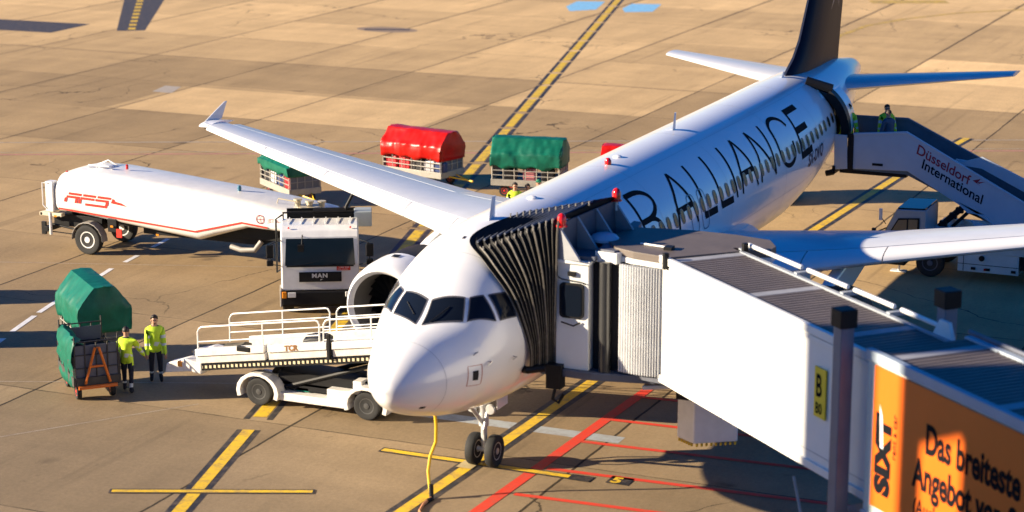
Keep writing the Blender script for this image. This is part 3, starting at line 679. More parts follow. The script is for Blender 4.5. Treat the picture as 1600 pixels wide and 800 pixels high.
m.build('support_truss', mat('truss_grey_paint', (.34, .34, .34), .5, var=.15), BB)
for a in (-.3, WD+.3):
    m = BM(); m.lathe([(-.18, .3), (-.2, .45), (-.12, .5), (.12, .5), (.2, .45), (.18, .3)], (7.35, a, .5), 'y', 24); m.build('drive_wheel', RUBBER, BB, smooth=True)
m = BM(); m.box(6.7, 8.0, -.1, WD+.1, .45, .95); m.build('drive_axle', DKBLUE, BB, bevel=.02)
# far-side handrail (cable carrier) along the roof
m = BM()
for a, b in ((.15, 2.5), (2.65, 4.3), (4.45, 6.0), (6.15, 7.6)): m.tube([(a+.1, WD+.22, ZT+.22), (b, WD+.22, ZT+.22)], .048, 6)
m.build('cable_rail', GSEW, BB)
m = BM()
for s in (.2, 2.55, 4.35, 6.05): m.box(s, s+.12, WD-.0, WD+.45, ZT+.08, ZT+.16)
m.each('rail_arm', BRIDGEB, BB)
m = BM(); m.prism([(7.55, ZT+.1), (7.75, ZT+.42), (8.05, ZT+.42), (8.2, ZT+.1)], 'y', WD+.05, WD+.13); m.build('rail_bracket', GSEW, BB, bevel=.01)
m = BM(); m.tube([(8.35, WD+.32, ZT+.3), (20, WD+.32, ZT+.3)], .05, 6)
for s in (9.5, 11.5, 13.5): m.box(s, s+.1, WD+.1, WD+.5, ZT+.2, ZT+.26)
m.build('cable_rail', DKBLUE, BB)
m = BM(); m.box(.32, .42, -.14, -.02, ZT-.10, ZT+.26); m.box(.32, .42, WD+.0, WD+.12, ZT-.02, ZT+.30); m.each('floodlight', BLACK, BB, bevel=.01)
# rotunda roof and curved corrugated wall (world coordinates relative to P0)
W = lambda x, y, z=0: Vector((x-P0.x, y-P0.y, z))
roof = [(4.24, -3.55), (4.02, -4.05), (3.90, -4.6), (3.83, -4.95), (5.05, -6.2), (5.35, -6.75), (5.75, -6.75), (6.3, -6.45), (6.5, -5.6), (6.55, -4.6), (6.45, -3.9), (6.3, -3.2), (5.0, -3.0)]
m = MB(); m.prism([(x-P0.x, y-P0.y) for x, y in roof], 'z', 5.62, 5.78, 0); rt = m.build('rotunda_roof', ROOF, BB, bevel=.01)
m = MB(); 
rim = [(x-P0.x, y-P0.y) for x, y in roof]
m.loft([[(x*1.0, y*1.0, 5.50), (x, y, 5.56)] for x, y in [p for p in rim[:8]]], closed=False, cap=False)
cx = sum(p[0] for p in rim)/len(rim); cy = sum(p[1] for p in rim)/len(rim)
m = MB(); o1 = [(cx+(x-cx)*1.012, cy+(y-cy)*1.012) for x, y in rim]; m.prism(o1, 'z', 5.50, 5.615, 0); m.build('roof_edge', BRIDGEW, rt, bevel=.01)
m = MB(); o2 = [(cx+(x-cx)*.96, cy+(y-cy)*.96) for x, y in rim]; m.prism(o2, 'z', 3.0, 5.5, 0); m.prism(o1, 'z', 2.92, 3.02, 0); m.build('rotunda_core', DKBLUE, BB)
m = MB(); rings = []
A_, B_, C_ = Vector((4.0, -3.78, 0)), Vector((3.83, -4.3, 0)), Vector((3.92, -4.74, 0))
for i in range(15):
    t = i/14; p = A_*(1-t)**2+B_*2*t*(1-t)+C_*t*t; q = (B_-A_)*(1-t)+(C_-B_)*t; nn = Vector((q.y, -q.x, 0)).normalized()*-1
    if nn.x > 0: nn = -nn
    for off in (0, .05, .05, 0): rings.append((p+q*.065*[0, .2, .8, 1][[0, .05, .05, 0].index(off)] if False else p, off, nn))
m = MB(); n = 64; pr = []
for i in range(n+1):
    t = i/n; p = A_*(1-t)**2+B_*2*t*(1-t)+C_*t*t; q = (B_-A_)*(1-t)+(C_-B_)*t; nn = Vector((-q.y, q.x, 0)).normalized()
    if nn.x > 0: nn = -nn
    o = .085 if (i % 4) in (1, 2) else .0
    pr.append(p+nn*o-P0)
m.loft([[(p.x, p.y, z) for p in pr] for z in (3.06, 5.5)], closed=False, cap=False); m.build('corrugated_wall', mat('corrugated_white_metal', (.70, .71, .72), .35, .2, var=.1), BB)
# dark roller column between cab and corrugated wall
m = MB(); m.lathe([(3.0, .13), (5.5, .13)], W(3.98, -3.42), 'z', 16); m.build('roller_shutter', mat('roller_dark_metal', (.10, .10, .10), .3, .7), BB, smooth=30)
m = MB(); m.box(4.12-P0.x, 4.5-P0.x, -3.95-P0.y, -3.05-P0.y, 3.0, 5.48); m.build('column_recess', HOLE, BB)
# operator cabin
m = MB(); m.box(3.86-P0.x, 5.4-P0.x, -3.08-P0.y, -2.30-P0.y, 3.0, 5.42); ob = m.build('operator_cabin', BRIDGEW, BB, bevel=.02)
m = MB(); m.box(3.80-P0.x, 5.4-P0.x, -3.12-P0.y, -2.26-P0.y, 5.42, 5.50); m.build('cabin_roof_edge', BRIDGEW, ob, bevel=.01)
m = MB(); x0 = 3.855-P0.x
def rrect(y0, y1, z0, z1, r=.1, n=4):
    out = []
    for cy_, cz_, a0 in ((y1-r, z1-r, 0), (y0+r, z1-r, 90), (y0+r, z0+r, 180), (y1-r, z0+r, 270)):
        out += [(cy_+r*math.cos(R(a0+90*i/n)), cz_+r*math.sin(R(a0+90*i/n))) for i in range(n+1)]
    return out
m.prism(rrect(-2.98-P0.y, -2.40-P0.y, 4.18, 4.98), 'x', x0-.045, x0, 0); fr = m.build('cabin_window', BLACK, ob)
m = MB(); m.prism(rrect(-2.93-P0.y, -2.45-P0.y, 4.23, 4.93), 'x', x0-.055, x0-.046, 0); m.build('pane', GLASSD, fr)
m = MB(); m.prism([(4.2-P0.x, 4.2), (4.6-P0.x, 4.2), (4.6-P0.x, 4.95), (4.2-P0.x, 4.95)], 'y', -3.10-P0.y, -3.078-P0.y); m.build('cabin_window', GLASSD, ob)
m = MB(); m.tube([(x0-.03, -2.36-P0.y, 5.1), (x0-.03, -2.45-P0.y, 5.05), (x0-.03, -2.9-P0.y, 5.02), (x0-.03, -3.02-P0.y, 4.98)], .014); m.tube([(x0-.03, -2.34-P0.y, 5.1), (x0-.03, -2.34-P0.y, 5.35)], .012); m.tube([(x0-.05, -2.45-P0.y, 4.08), (x0-.07, -2.75-P0.y, 4.02), (x0-.03, -2.9-P0.y, 4.1)], .018); m.box(x0-.06, x0, -2.78-P0.y, -2.6-P0.y, 5.14, 5.24); m.each('conduit', BLACK, ob)
# cab body under the hood
FL, FRt = Vector((3.98, -2.28, 0)), Vector((6.5, -2.75, 0))    # front plane, left and right (seen from viewer)
m = MB(); m.prism([(x-P0.x, y-P0.y) for x, y in ((5.0, -2.35), (6.5, -2.65), (6.45, -3.4), (4.4, -3.5), (4.4, -3.0), (5.0, -3.0))], 'z', 3.0, 5.45); m.build('cab_body', DKBLUE, BB)
m = MB(); m.prism([(x-P0.x, y-P0.y) for x, y in ((3.92, -2.45), (6.9, -2.6), (6.95, -3.0), (5.3, -3.45), (4.55, -3.55), (4.35, -3.2), (3.9, -3.2))], 'z', 5.505, 5.60); 
m.prism([(x-P0.x, y-P0.y) for x, y in ((4.12, -3.18), (4.05, -3.6), (4.35, -3.72), (5.4, -3.5), (7.05, -3.12), (7.1, -2.9), (5.3, -3.1))], 'z', 5.59, 5.74); m.build('cab_roof', DKBLUE, BB, bevel=.01)
m = MB(); m.prism([(x-P0.x, y-P0.y) for x, y in ((4.06, -3.14), (3.98, -3.68), (4.3, -3.78), (4.36, -3.2))], 'z', 5.46, 5.70); m.build('gutter_box', BRIDGEW, BB, bevel=.01)
# upright hood plate with triangular gussets
TL, TR = Vector((3.42, -2.50, 6.32)), Vector((5.95, -2.80, 6.42)); BL, BR_ = Vector((3.95, -2.42, 5.5)), Vector((6.35, -2.80, 5.6))
TL = Vector((3.80, -2.38, 6.28)); TR = Vector((6.02, -2.85, 6.42))
BL = Vector((3.86, -2.34, 5.50)); BR_ = Vector((6.2, -2.83, 5.56))
m = MB(); nn = Vector((-.2, -.98, 0))*.05
m.loft([[p-P0 for p in (BL, BR_, TR, TL)], [p-P0-nn for p in (BL, BR_, TR, TL)]]); hd = m.build('hood_plate', DKBLUE, BB)
m = MB()
for i in range(4):
    t = i/3; a = BL.lerp(BR_, t); b = TL.lerp(TR, t); o = Vector((.15*0, -.75, 0)); o = Vector((-.14, -.60, .02))
    e = (BR_-BL).normalized()*.03
    m.loft([[p-P0+q for p in (a, b, a+o)] for q in (-e, e)])
m.each('gusset', mat('gusset_grey_paint', (.30, .31, .33), .45, var=.1), hd)
m = MB(); m.lathe([(0, .33), (.05, .33), (.12, .27), (.16, .15), (.17, .02)], W(4.98, -3.0, 5.74), 'z', 28); m.lathe([(-.12, .06), (0, .06)], W(4.98, -3.0, 5.74), 'z'); m.build('roof_dome', mat('dome_light_plastic', (.42, .50, .60), .25, var=.1), BB, smooth=True)
for p in (Vector((3.88, -2.42, 6.22)), Vector((6.02, -2.88, 6.42))):
    q = p-P0; m = MB(); m.lathe([(-.22, .035), (.02, .035)], q, 'z', 8, 1); m.lathe([(.0, .13), (.04, .13)], q, 'z', 16, 0); m.lathe([(.04, .10), (.20, .10), (.27, .07), (.30, .02)], q, 'z', 16, 0)
    m.build('beacon', [RED, BRIDGEW], BB, smooth=40)
# bellows: fan of pleats from the cab frame to the fuselage
NP = 13
rear = [Vector((4.02, -2.24, 3.05)), Vector((3.86, -2.30, 4.2)), Vector((3.78, -2.36, 5.4)), Vector((3.80, -2.38, 6.20)), Vector((4.05, -2.40, 6.36)), Vector((5.0, -2.62, 6.42)), Vector((5.95, -2.84, 6.46)), Vector((6.2, -2.85, 6.2)), Vector((6.4, -2.8, 5.0)), Vector((6.5, -2.75, 3.05))]
front = [Vector((3.62, -1.80, 3.0)), fsp(3.50, -2, .07), fsp(3.30, 33, .07), fsp(3.45, 64, .08), fsp(3.95, 84, .10), fsp(5.3, 78, .08), fsp(7.0, 68, .08), fsp(7.3, 50, .08), fsp(7.2, 20, .08), Vector((6.9, -1.95, 3.0))]
def resample(P, n):
    out = []
    seg = len(P)-1
    for i in range(n+1):
        t = i/n*seg; k = min(int(t), seg-1); u = t-k
        p0 = P[max(k-1, 0)]; p1 = P[k]; p2 = P[k+1]; p3 = P[min(k+2, seg)]
        out.append(.5*((2*p1)+(p2-p0)*u+(2*p0-5*p1+4*p2-p3)*u*u+(3*p1-p0-3*p2+p3)*u**3))
    return out
RR, FF = resample(rear, 54), resample(front, 54)
cen = Vector((5.2, -2.2, 4.2))
rings = []; edges = []
for j in range(NP*2+1):
    t = j/(NP*2); crest = j % 2 == 0; row = []
    for a, b in zip(RR, FF):
        p = a.lerp(b, t); d = (p-cen); d.y *= .2; d = d.normalized()
        dist = (a-b).length
        row.append(p+d*((.10 if crest else -.03)*min(1, dist/.6+.25)-.03)-P0)
    rings.append(row)
    if crest: edges.append(row)
m = MB(); m.loft(rings, closed=False, cap=False); bl = m.build('bellows', BELL, BB)
m = MB()
for i, row in enumerate(edges):
    m.tube([p for p in row[:22]], .007 if i % 4 else .024, 5)
m.build('bellows_piping', BELLEDGE, bl)
m = MB()
for row in edges[:-1]:
    for k in (20, 30): 
        p = row[k]; m.tube([p, p+Vector((0, 0, .10))], .018, 5)
m.each('bellows_loop', GALV, bl)
m = MB(); 
for k in range(1, 13):
    row = rings[k*2]; m.tube([row[22]+Vector((0, 0, .03)), row[32]+Vector((0, 0, .03))], .03, 5)
m.build('canopy_bow', DKBLUE, bl)
# sill bumper and underside of the cab
m = MB(); m.prism([(x-P0.x, y-P0.y) for x, y in ((3.8, -1.95), (7.0, -1.95), (7.0, -3.4), (4.05, -4.6), (3.75, -3.2))], 'z', 2.82, 3.0); m.build('cab_floor', DKBLUE, BB, bevel=.02)
m = MB(); m.box(3.65-P0.x, 3.95-P0.x, -2.5-P0.y, -2.15-P0.y, 2.55, 3.1); m.tube([W(3.7, -2.1, 3.0), W(3.55, -1.75, 2.95), W(3.75, -1.5, 2.9)], .09, 8); m.tube([W(3.75, -2.35, 2.6), W(3.7, -2.3, 2.3), W(3.8, -2.4, 2.2), W(3.85, -2.5, 2.4)], .04); m.build('bumper', BLACK, BB, bevel=.02)
# air unit hanging below the tunnel
m = MB(); u = [W(5.95, -4.45), W(5.60, -4.98), W(6.19, -5.85), W(6.75, -5.5)]
m.prism([(p.x, p.y) for p in u], 'z', 1.02, 2.05); hu = m.build('hanging_unit', GSEW, BB, bevel=.04)
m = MB()
for i in range(6):
    p = W(5.93, -4.5).lerp(W(5.62, -4.96), (i+.5)/6); m.box(p.x-.03, p.x+.03, p.y-.02, p.y+.02, .96, 1.02)
for i in range(9):
    p = W(5.62, -5.0).lerp(W(6.19, -5.84), (i+.5)/9); m.box(p.x-.03, p.x+.03, p.y-.02, p.y+.02, .96, 1.02)
m.each('edge_teeth', YEL, hu)
m = MB(); m.box(5.4-P0.x, 6.2-P0.x, -5.1-P0.y, -4.6-P0.y, 2.1, 2.9, 0); m.build('unit_hanger', BLACK, BB, bevel=.02)
m = MB(); m.prism([(x-P0.x, y-P0.y) for x, y in ((4.15, -4.25), (4.75, -4.2), (5.4, -4.8), (4.55, -4.92))], 'z', 2.62, 2.72); m.build('service_shelf', GSEW, BB, bevel=.02)
m = MB(); m.tube([W(4.75, -4.45, 2.68), W(4.95, -4.65, 3.0)], .06); m.build('shelf_bracket', BLACK, BB)
# loose squeegee on the rotunda roof
m = MB(); m.tube([(4.75, -3.95, 5.80), (4.55, -4.62, 5.82)], .022, 6, 0); m.box(4.42, 4.66, -4.78, -4.60, 5.782, 5.85, 1)
tag(m.build('roof_brush', [GSEW, BLACK]), 'long-handled brush with black head lying on the dark roof of the boarding bridge', 'brush')

# ================================================================ BAGGAGE CARTS
def tent(L, W_, mt, parent, seed, z0=1.12, zt=2.38, name='tarpaulin_cover'):
    prof = [(-W_/2-.04, z0), (-W_/2-.07, 1.45), (-W_/2-.05, 1.78-(2.38-zt)*.6), (-W_*.44, 1.98-(2.38-zt)*.8), (-W_*.24, zt-.06), (-W_*.2, zt), (0, zt+.02), (W_*.2, zt), (W_*.24, zt-.06), (W_*.44, 1.98-(2.38-zt)*.8), (W_/2+.05, 1.78-(2.38-zt)*.6), (W_/2+.07, 1.40), (W_/2+.04, z0)]
    P = []
    for a, b in zip(prof, prof[1:]):
        n = 3
        for i in range(n): P.append((a[0]+(b[0]-a[0])*i/n, a[1]+(b[1]-a[1])*i/n))
    P.append(prof[-1]); rings = []; N = 46
    for i in range(N+1):
        t = i/N; x = (t-.5)*L; e = min(t, 1-t)*L
        row = []
        for y, z in P:
            hh = (z-z0)/(zt-z0)
            nz = noise.noise(Vector((x*1.7+seed*7, y*1.3, z*1.9)))*.10+(.5-abs(noise.noise(Vector((x*2.6+seed*3, y*2, z*3.1+x)))))*.10-.04+noise.noise(Vector((x*6+seed, y*5, z*4)))*.04
            sag = .06*math.sin(math.pi*((t*3) % 1))*(1-hh)
            zz = z-(  .02*math.sin(x*9+seed)+.16*noise.noise(Vector((x*2, seed, 0))))*(1 if hh < .1 else 0)
            row.append((x, y*(1+nz*.5)-math.copysign(sag, y)*.6, zz+nz*.35*(1 if hh < .95 else .4)))
        rings.append(row)
    m = MB()
    endrow = lambda row, sgn: [[(p[0]+sgn*(.02+.16*(1-abs(s-.5)*0)*k*0)+sgn*.10*k, p[1]*(1-k*.22), p[2] if k == 0 else z0+(p[2]-z0)*(1-k*.10)) for s, p in enumerate(row)] for k in (0, .35)]
    m.loft(rings, closed=False, cap=False)
    for row, sgn in ((rings[0], -1), (rings[-1], 1)):
        # end walls made of vertical columns, slightly bulged
        n = len(row); top = row[:]; half = n//2
        for i in range(half):
            a, b = row[i], row[n-1-i]; a2, b2 = row[i+1], row[n-2-i]
            q = 6
            def pt(p, r_, s): 
                bul = .05*math.sin(math.pi*s)+.05*noise.noise(Vector((s*3+seed, p[2]*2, sgn)))
                return (p[0]+sgn*bul, p[1]+(r_[1]-p[1])*s, p[2]+(r_[2]-p[2])*s)
            if i == half-1 and n % 2 == 0: pass
            for k in range(q):
                m.add([pt(a, b, k/q), pt(a, b, (k+1)/q), pt(a2, b2, (k+1)/q), pt(a2, b2, k/q)], [(0, 1, 2, 3)])
    o = m.build(name, mt, parent)
    bm_ = bmesh.new(); bm_.from_mesh(o.data); bmesh.ops.remove_doubles(bm_, verts=bm_.verts, dist=.012); bmesh.ops.recalc_face_normals(bm_, faces=bm_.faces); bm_.to_mesh(o.data); bm_.free()
    o.data.polygons.foreach_set('use_smooth', [True]*len(o.data.polygons)); o.data.set_sharp_from_angle(angle=R(42))
    sol = o.modifiers.new('solid', 'SOLIDIFY'); sol.thickness = .01
    return o
def cart(label, loc, rz, mt, seed, L=2.9, W_=1.45, cover=True, zt=2.38, rm=None, rimc=None, group='baggage carts on the apron', drawbar='low'):
    t = thing('baggage_cart', label, 'baggage cart', loc, rz, group)
    m = MB(); m.box(-L/2, L/2, -W_/2, W_/2, .55, .62); m.box(-L/2-.02, L/2+.02, -W_/2-.02, -W_/2+.05, .42, .66); m.box(-L/2-.02, L/2+.02, W_/2-.05, W_/2+.02, .42, .66)
    m.box(-L/2-.03, -L/2+.04, -W_/2+.052, W_/2-.052, .42, .66); m.box(L/2-.04, L/2+.03, -W_/2+.052, W_/2-.052, .42, .66); m.box(-L/2+.2, L/2-.2, -.2, .2, .36, .54)
    m.build('deck_frame', rm or GALV, t, bevel=.01)
    for sx in (-1, 1):
        for sy in (-1, 1): wheel(t, (sx*L*.32, sy*(W_/2-.16), .21), .21, .13, rimc or REDP)
    for sy in (-1, 1):
        m = MB(); y = sy*(W_/2+.0)
        for z in (.82, 1.0, 1.2): m.tube([(-L/2+.03, y, z), (L/2-.03, y, z)], .018, 6)
        for i in range(7): xx = -L/2+.03+i*(L-.06)/6; m.tube([(xx, y, .62), (xx, y, 1.2)], .018, 6)
        m.build('side_rail', rm or GALV, t)
    m = MB()
    for sx in (-1, 1):
        m = MB()
        for sy in (-.95, -.5, 0, .5, .95): m.tube([(sx*(L/2-.01), sy*W_/2*.98, .62), (sx*(L/2-.01), sy*W_/2*.98, 1.75 if abs(sy) > .9 else 1.6)], .02, 6)
        for z in (.9, 1.25, 1.6): m.tube([(sx*(L/2-.01), -W_/2*.93, z), (sx*(L/2-.01), W_/2*.93, z)], .018, 6)
        m.box(sx*(L/2-.03)-.01, sx*(L/2-.03)+.01, -W_/2+.06, W_/2-.06, .66, 1.5, 1)
        m.build('end_frame', [rm or GALV, DKBLUE], t)
    m = MB()
    if drawbar == 'low': m.tube([(L/2, .25, .45), (L/2+.75, 0, .35), (L/2, -.25, .45)], .03); m.tube([(L/2+.7, 0, .35), (L/2+.95, 0, .33)], .04)
    else:
        m.tube([(L/2+.06, .32, .5), (L/2+.10, .05, 1.45), (L/2+.10, -.05, 1.45), (L/2+.06, -.32, .5)], .035); m.tube([(L/2+.08, .18, .95), (L/2+.08, -.18, .95)], .03)
        m.tube([(L/2+.06, .5, .4), (L/2+.06, -.5, .4)], .05)
    m.build('drawbar', ORANGE if drawbar != 'low' else YEL, t)
    m = MB()
    for sy in (-.6, .6): m.box(-L/2-.045, -L/2-.03, sy*W_/2*1-.06, sy*W_/2+.06, .47, .56)
    m.each('tail_lamp', RED, t)
    if cover: tent(L+.06, W_+.08, mt, t, seed, zt=zt)
    return t
def at_angle(a, b): return math.atan2(b[1]-a[1], b[0]-a[0])
SUITC = {'red': (.55, .02, .03), 'black': (.02, .02, .025), 'pale grey': (.42, .40, .42), 'pink': (.55, .20, .22), 'navy blue': (.02, .04, .14), 'silver': (.55, .55, .58)}
def bag(parent_t, lx, ly, z, sx, sy, sz, colour, label, rz=0, rx=0):
    c, s = math.cos(parent_t.rotation_euler.z), math.sin(parent_t.rotation_euler.z)
    p = (parent_t.location.x+lx*c-ly*s, parent_t.location.y+lx*s+ly*c, z)
    t = thing('suitcase', label, 'suitcase', p, parent_t.rotation_euler.z+rz, 'suitcases on the carts')
    m = MB(); m.box(-sx/2, sx/2, -sy/2, sy/2, 0, sz); m.build('shell', mat('suitcase_'+colour.replace(' ', '_'), SUITC[colour], .4, var=.1, coat=.2), t, bevel=.05)
    m = MB(); m.tube([(-.1, -sy/2-.005, sz*.8), (-.1, -sy/2-.04, sz*.85), (.1, -sy/2-.04, sz*.85), (.1, -sy/2-.005, sz*.8)], .012, 6); m.build('handle', BLACK, t)
    return t
rzr = at_angle((33.6, 17.2), (33.1, 14.5))
CR = cart('baggage cart with bright red crumpled tarpaulin cover beyond the wing', (33.35+.83, 15.80, 0), rzr, TARPR, 1, L=2.75, zt=2.12)
rzg = at_angle((32.9, 12.5), (33.35, 9.9))
CG = cart('baggage cart with dark green cover, coupled behind the red-covered cart beyond the fuselage', (33.95, 11.25, 0), rzg, TARPG, 2, L=2.6, zt=2.15)
C3 = cart('small green-covered baggage cart half hidden under the right wing', (29.5, 18.95, 0), at_angle((29.74, 20.44), (28.08, 18.17)), TARPG, 3, L=2.6, W_=1.25, zt=1.8)
CA = cart('baggage cart with tall bright green cover behind the two workers near the loader', (8.85, 13.45, 0), at_angle((9.5, 15.0), (7.7, 12.85)), TARPG, 4, L=2.2, W_=1.3, zt=2.32)
CB = cart('uncovered baggage cart painted dark for shade, with raised orange drawbar and slung tarpaulin', (6.35, 11.92, 0), at_angle((6.95, 12.75), (5.45, 11.15)), TARPG, 5, L=1.9, W_=1.2, cover=False, drawbar='up', rm=mat('shade_dark_steel', (.06, .055, .05), .6, .2, var=.3))  # frame and rails coloured dark, standing in for the shade on this cart
CD = cart('red-covered baggage cart whose corner alone shows above the fuselage', (34.2, 7.0, 0), at_angle((32.9, 12.5), (33.35, 9.9)), TARPR, 6, L=2.6, zt=2.1)
CE = cart('unseen baggage cart added outside the left edge of the picture to cast a shadow, nearer one', (7.0, 21.4, 0), R(115), TARPG, 8, L=2.9)  # out of view, added to throw a shadow band across the left edge
CF = cart('unseen baggage cart added outside the left edge of the picture to cast a shadow, farther one', (10.6, 25.0, 0), R(115), TARPG, 9, L=2.9)  # also unseen, added for the second shadow band
CH = cart('unseen baggage cart added behind the rear fuselage to cast a shadow', (36.6, 3.0, 0), R(100), TARPG, 10, L=2.9)  # added out of sight only to cast the dark stripe by the tail
m = MB(); rings = []
for i in range(15):
    x = -.95+1.9*i/14; rings.append([(x+.05*noise.noise(Vector((x*3, z*3, 1))), -.56-.05*math.sin(z*6)*.4-.10*noise.noise(Vector((x*4, z*4, 5)))-dy*.8, z) for z, dy in ((1.55, -.30), (1.62, -.05), (1.5, .03), (1.3, .08), (1.1, .10), (.9, .10), (.7, .07), (.5, .08), (.35, .05))])
m.loft(rings, closed=False, cap=False); o = m.build('slung_tarpaulin', TARPG, CB, smooth=60); sm = o.modifiers.new('s', 'SOLIDIFY'); sm.thickness = .02
m = MB(); m.box(-.9, .9, -.55, .52, .66, 1.15); m.build('load_box', BLACK, CB, bevel=.04)  # black colour carries the shade over the load
bag(CR, .95, .52, .63, .55, .35, .50, 'red', 'red suitcase at the right end of the red-covered baggage cart') if False else None
# near side of the red cart faces the viewer: find sign of local y
def nearside(t): 
    c, s = math.cos(t.rotation_euler.z), math.sin(t.rotation_euler.z); v = Vector((-s, c)); return 1 if (CP.xy-t.location.xy).dot(v) > 0 else -1
ns = nearside(CR); sxr = 1
for lx, col, sz, lab in ((-1.05, 'red', .46, 'red suitcase at the left end of the red-covered baggage cart'), (-.42, 'red', .55, 'taller red suitcase second from the left on the red-covered cart'), (.2, 'black', .5, 'black suitcase in the middle of the red-covered baggage cart'), (.75, 'pale grey', .42, 'pale grey suitcase near the right end of the red-covered cart'), (1.18, 'navy blue', .4, 'navy blue bag at the right end of the red-covered cart')):
    bag(CR, lx, ns*.48, .63, .5, .3, sz, col, lab)
ns = nearside(CG)
for lx, col, sz, lab in ((.12, 'pink', .46, 'pale pink suitcase in the middle of the dark green covered cart'), (-.62, 'black', .4, 'black suitcase left of the pink one on the dark green covered cart'), (.8, 'black', .45, 'black bag right of the pink suitcase on the dark green covered cart')):
    bag(CG, lx, ns*.45, .63, .5, .3, sz, col, lab)
ns = nearside(C3)
for lx, col, sz, lab in ((-.95, 'black', .42, 'black suitcase at the far end of the small cart under the wing'), (-.3, 'silver', .45, 'silver suitcase in the middle of the small cart under the wing'), (.3, 'navy blue', .4, 'navy blue bag beside the silver suitcase on the cart under the wing'), (.95, 'red', .55, 'red suitcase at the near end of the small cart under the wing')):
    bag(C3, lx, ns*.40, .63, .5, .3, sz, col, lab)
ns = nearside(CA)
bag(CA, .5, ns*.48, .63, .5, .3, .45, 'red', 'red suitcase behind the rails of the tall green cart at the left')
bag(CA, 1.05, ns*.48, .63, .5, .3, .4, 'silver', 'silver suitcase behind the rails of the tall green cart at the left')

# ================================================================ BELT LOADER at the forward hold (conveyor along Y)
BL_ = thing('baggage_loader', 'white mobile baggage loader with raised conveyor and tubular handrails beside the aircraft nose', 'baggage loader', (7.8, 6.0, 0))
zb = lambda y: .80+(9.75-y)*.162      # belt height by world y
def LB(): q = MB(); q.M = Matrix.Translation((-7.8, -6.0, 0)); return q
m = LB(); m.loft([[(x, y, zb(y)+dz) for x, dz in ((7.15, 0), (8.35, 0), (8.35, -.16), (7.15, -.16))] for y in (9.75, 2.1)]); cv = m.build('conveyor', BLACK, BL_)
m = LB()
for i in range(58):
    y = 9.5-i*.13
    m.box(6.925, 6.933, y-.035, y+.03, zb(y)-.135, zb(y)-.06)
m.build('roller_end', mat('cream_roller_caps', (.65, .56, .36), .4, var=.15), cv)
m = LB(); m.loft([[(x, y, zb(y)+dz) for x, dz in ((6.935, -.03), (7.15, -.03), (7.15, -.19), (6.935, -.19))] for y in (9.75, 2.1)]); m.build('belt_rail', BLACK, cv)
for y0, y1, mtt in ((9.0, 6.95, GSEW2), (6.85, 5.15, GSEW2), (5.0, 2.3, GSEW2)):
    m = LB(); m.loft([[(x, y, zb(y)+dz) for x, dz in ((6.93, 0), (7.10, 0), (7.10, .20), (6.90, .20))] for y in (y0, y1)])
    m.loft([[(x, y, zb(y)+dz) for x, dz in ((6.86, .21), (7.05, .21), (7.05, .40), (6.86, .40))] for y in (y0, y1)])
    m.build('side_board', mtt, BL_, bevel=.015)
m = LB(); m.loft([[(x, y, zb(y)+dz) for x, dz in ((8.40, -.1), (8.5, -.1), (8.5, .32), (8.40, .32))] for y in (8.3, 2.3)]); m.build('side_board', GSEW2, BL_, bevel=.015)
m = LB()
place_text(m, 'TCR', (6.852, 6.35, zb(6.35)+.24), (0, -1, .162), (0, 0, 1), .2, bold=.01); m.build('lettering', mat('brown_lettering', (.22, .10, .03), .5), BL_)
def rail(x, y0, y1, h, mids=1, post=None):
    m = LB(); r = .022; pts = []
    f = lambda y, z: (x, y, zb(y)+z)
    sg = .12
    pts = [f(y0, .2), f(y0, h-sg), (x, y0-.05, zb(y0)+h-.03), f(y0-sg, h), f(y1+sg, h), (x, y1+.05, zb(y1)+h-.03), f(y1, h-sg), f(y1, .2)]
    m.tube(pts, r, 8)
    for k in range(mids): z = .2+(h-.2)*(k+1)/(mids+1); m.tube([f(y0, z), f(y1, z)], r*.8, 6)
    if post: m.tube([f(post, .2), f(post, h)], r, 6)
    m.build('handrail', mat('white_tube', (.80, .79, .75), .35, var=.08), BL_, smooth=40)
rail(6.9, 8.92, 5.36, .98, 1, 7.0); rail(6.9, 5.24, 2.6, .98, 2, 3.9)
rail(8.45, 8.9, 5.9, .95, 2, 7.3); rail(8.45, 5.7, 3.0, .95, 2, 4.3)
m = LB(); m.prism([(9.95, .58), (9.2, .70), (8.85, .66), (8.85, .95), (9.3, 1.02), (9.9, .84)], 'x', 6.9, 7.3); m.prism([(9.95, .58), (9.2, .70), (8.85, .66), (8.85, .95), (9.3, 1.02), (9.9, .84)], 'x', 8.2, 8.5); m.each('nose_plate', GSEW2, BL_, bevel=.02)
m = LB(); m.box(6.885, 6.897, 9.42, 9.55, .80, .95); m.build('reflector', AMBER, BL_)
m = LB(); m.box(6.845, 6.93, 7.35, 7.75, zb(7.5)+.26, zb(7.5)+.40, 0); m.build('control_panel', BLACK, BL_, bevel=.02)
m = LB(); m.box(6.84, 6.92, 5.04, 5.14, zb(5.1)-.05, zb(5.1)+.62, 0); m.build('hinge_post', BLACK, BL_, bevel=.02)
for y0_, y1_, hh_ in ((6.1, 5.5, .5), (8.5, 7.9, .35), (3.7, 2.5, .5)):
    m = LB(); m.loft([[(x, y, zb(y)+dz+.02*math.sin(y*9)) for x, dz in ((7.3, .02), (7.95, .02), (7.9, hh_*.7), (7.6, hh_), (7.35, hh_*.8))] for y in (y0_, y0_*.6+y1_*.4, y1_)])
    tag(m.build('travel_bag', mat('bag_'+('khaki' if y0_ > 8 else 'black'), (.14, .12, .07) if y0_ > 8 else (.015, .015, .018), .6, var=.3, scale=8, bump=.3), None, smooth=50, bevel=.03), {6.1: 'black bag in the middle of the loader conveyor', 8.5: 'khaki bag at the low end of the loader conveyor', 3.7: 'long black bag on the conveyor beside the aircraft nose'}[y0_], 'bag', 'bags on the loader').location = (7.8, 6.0, 0)
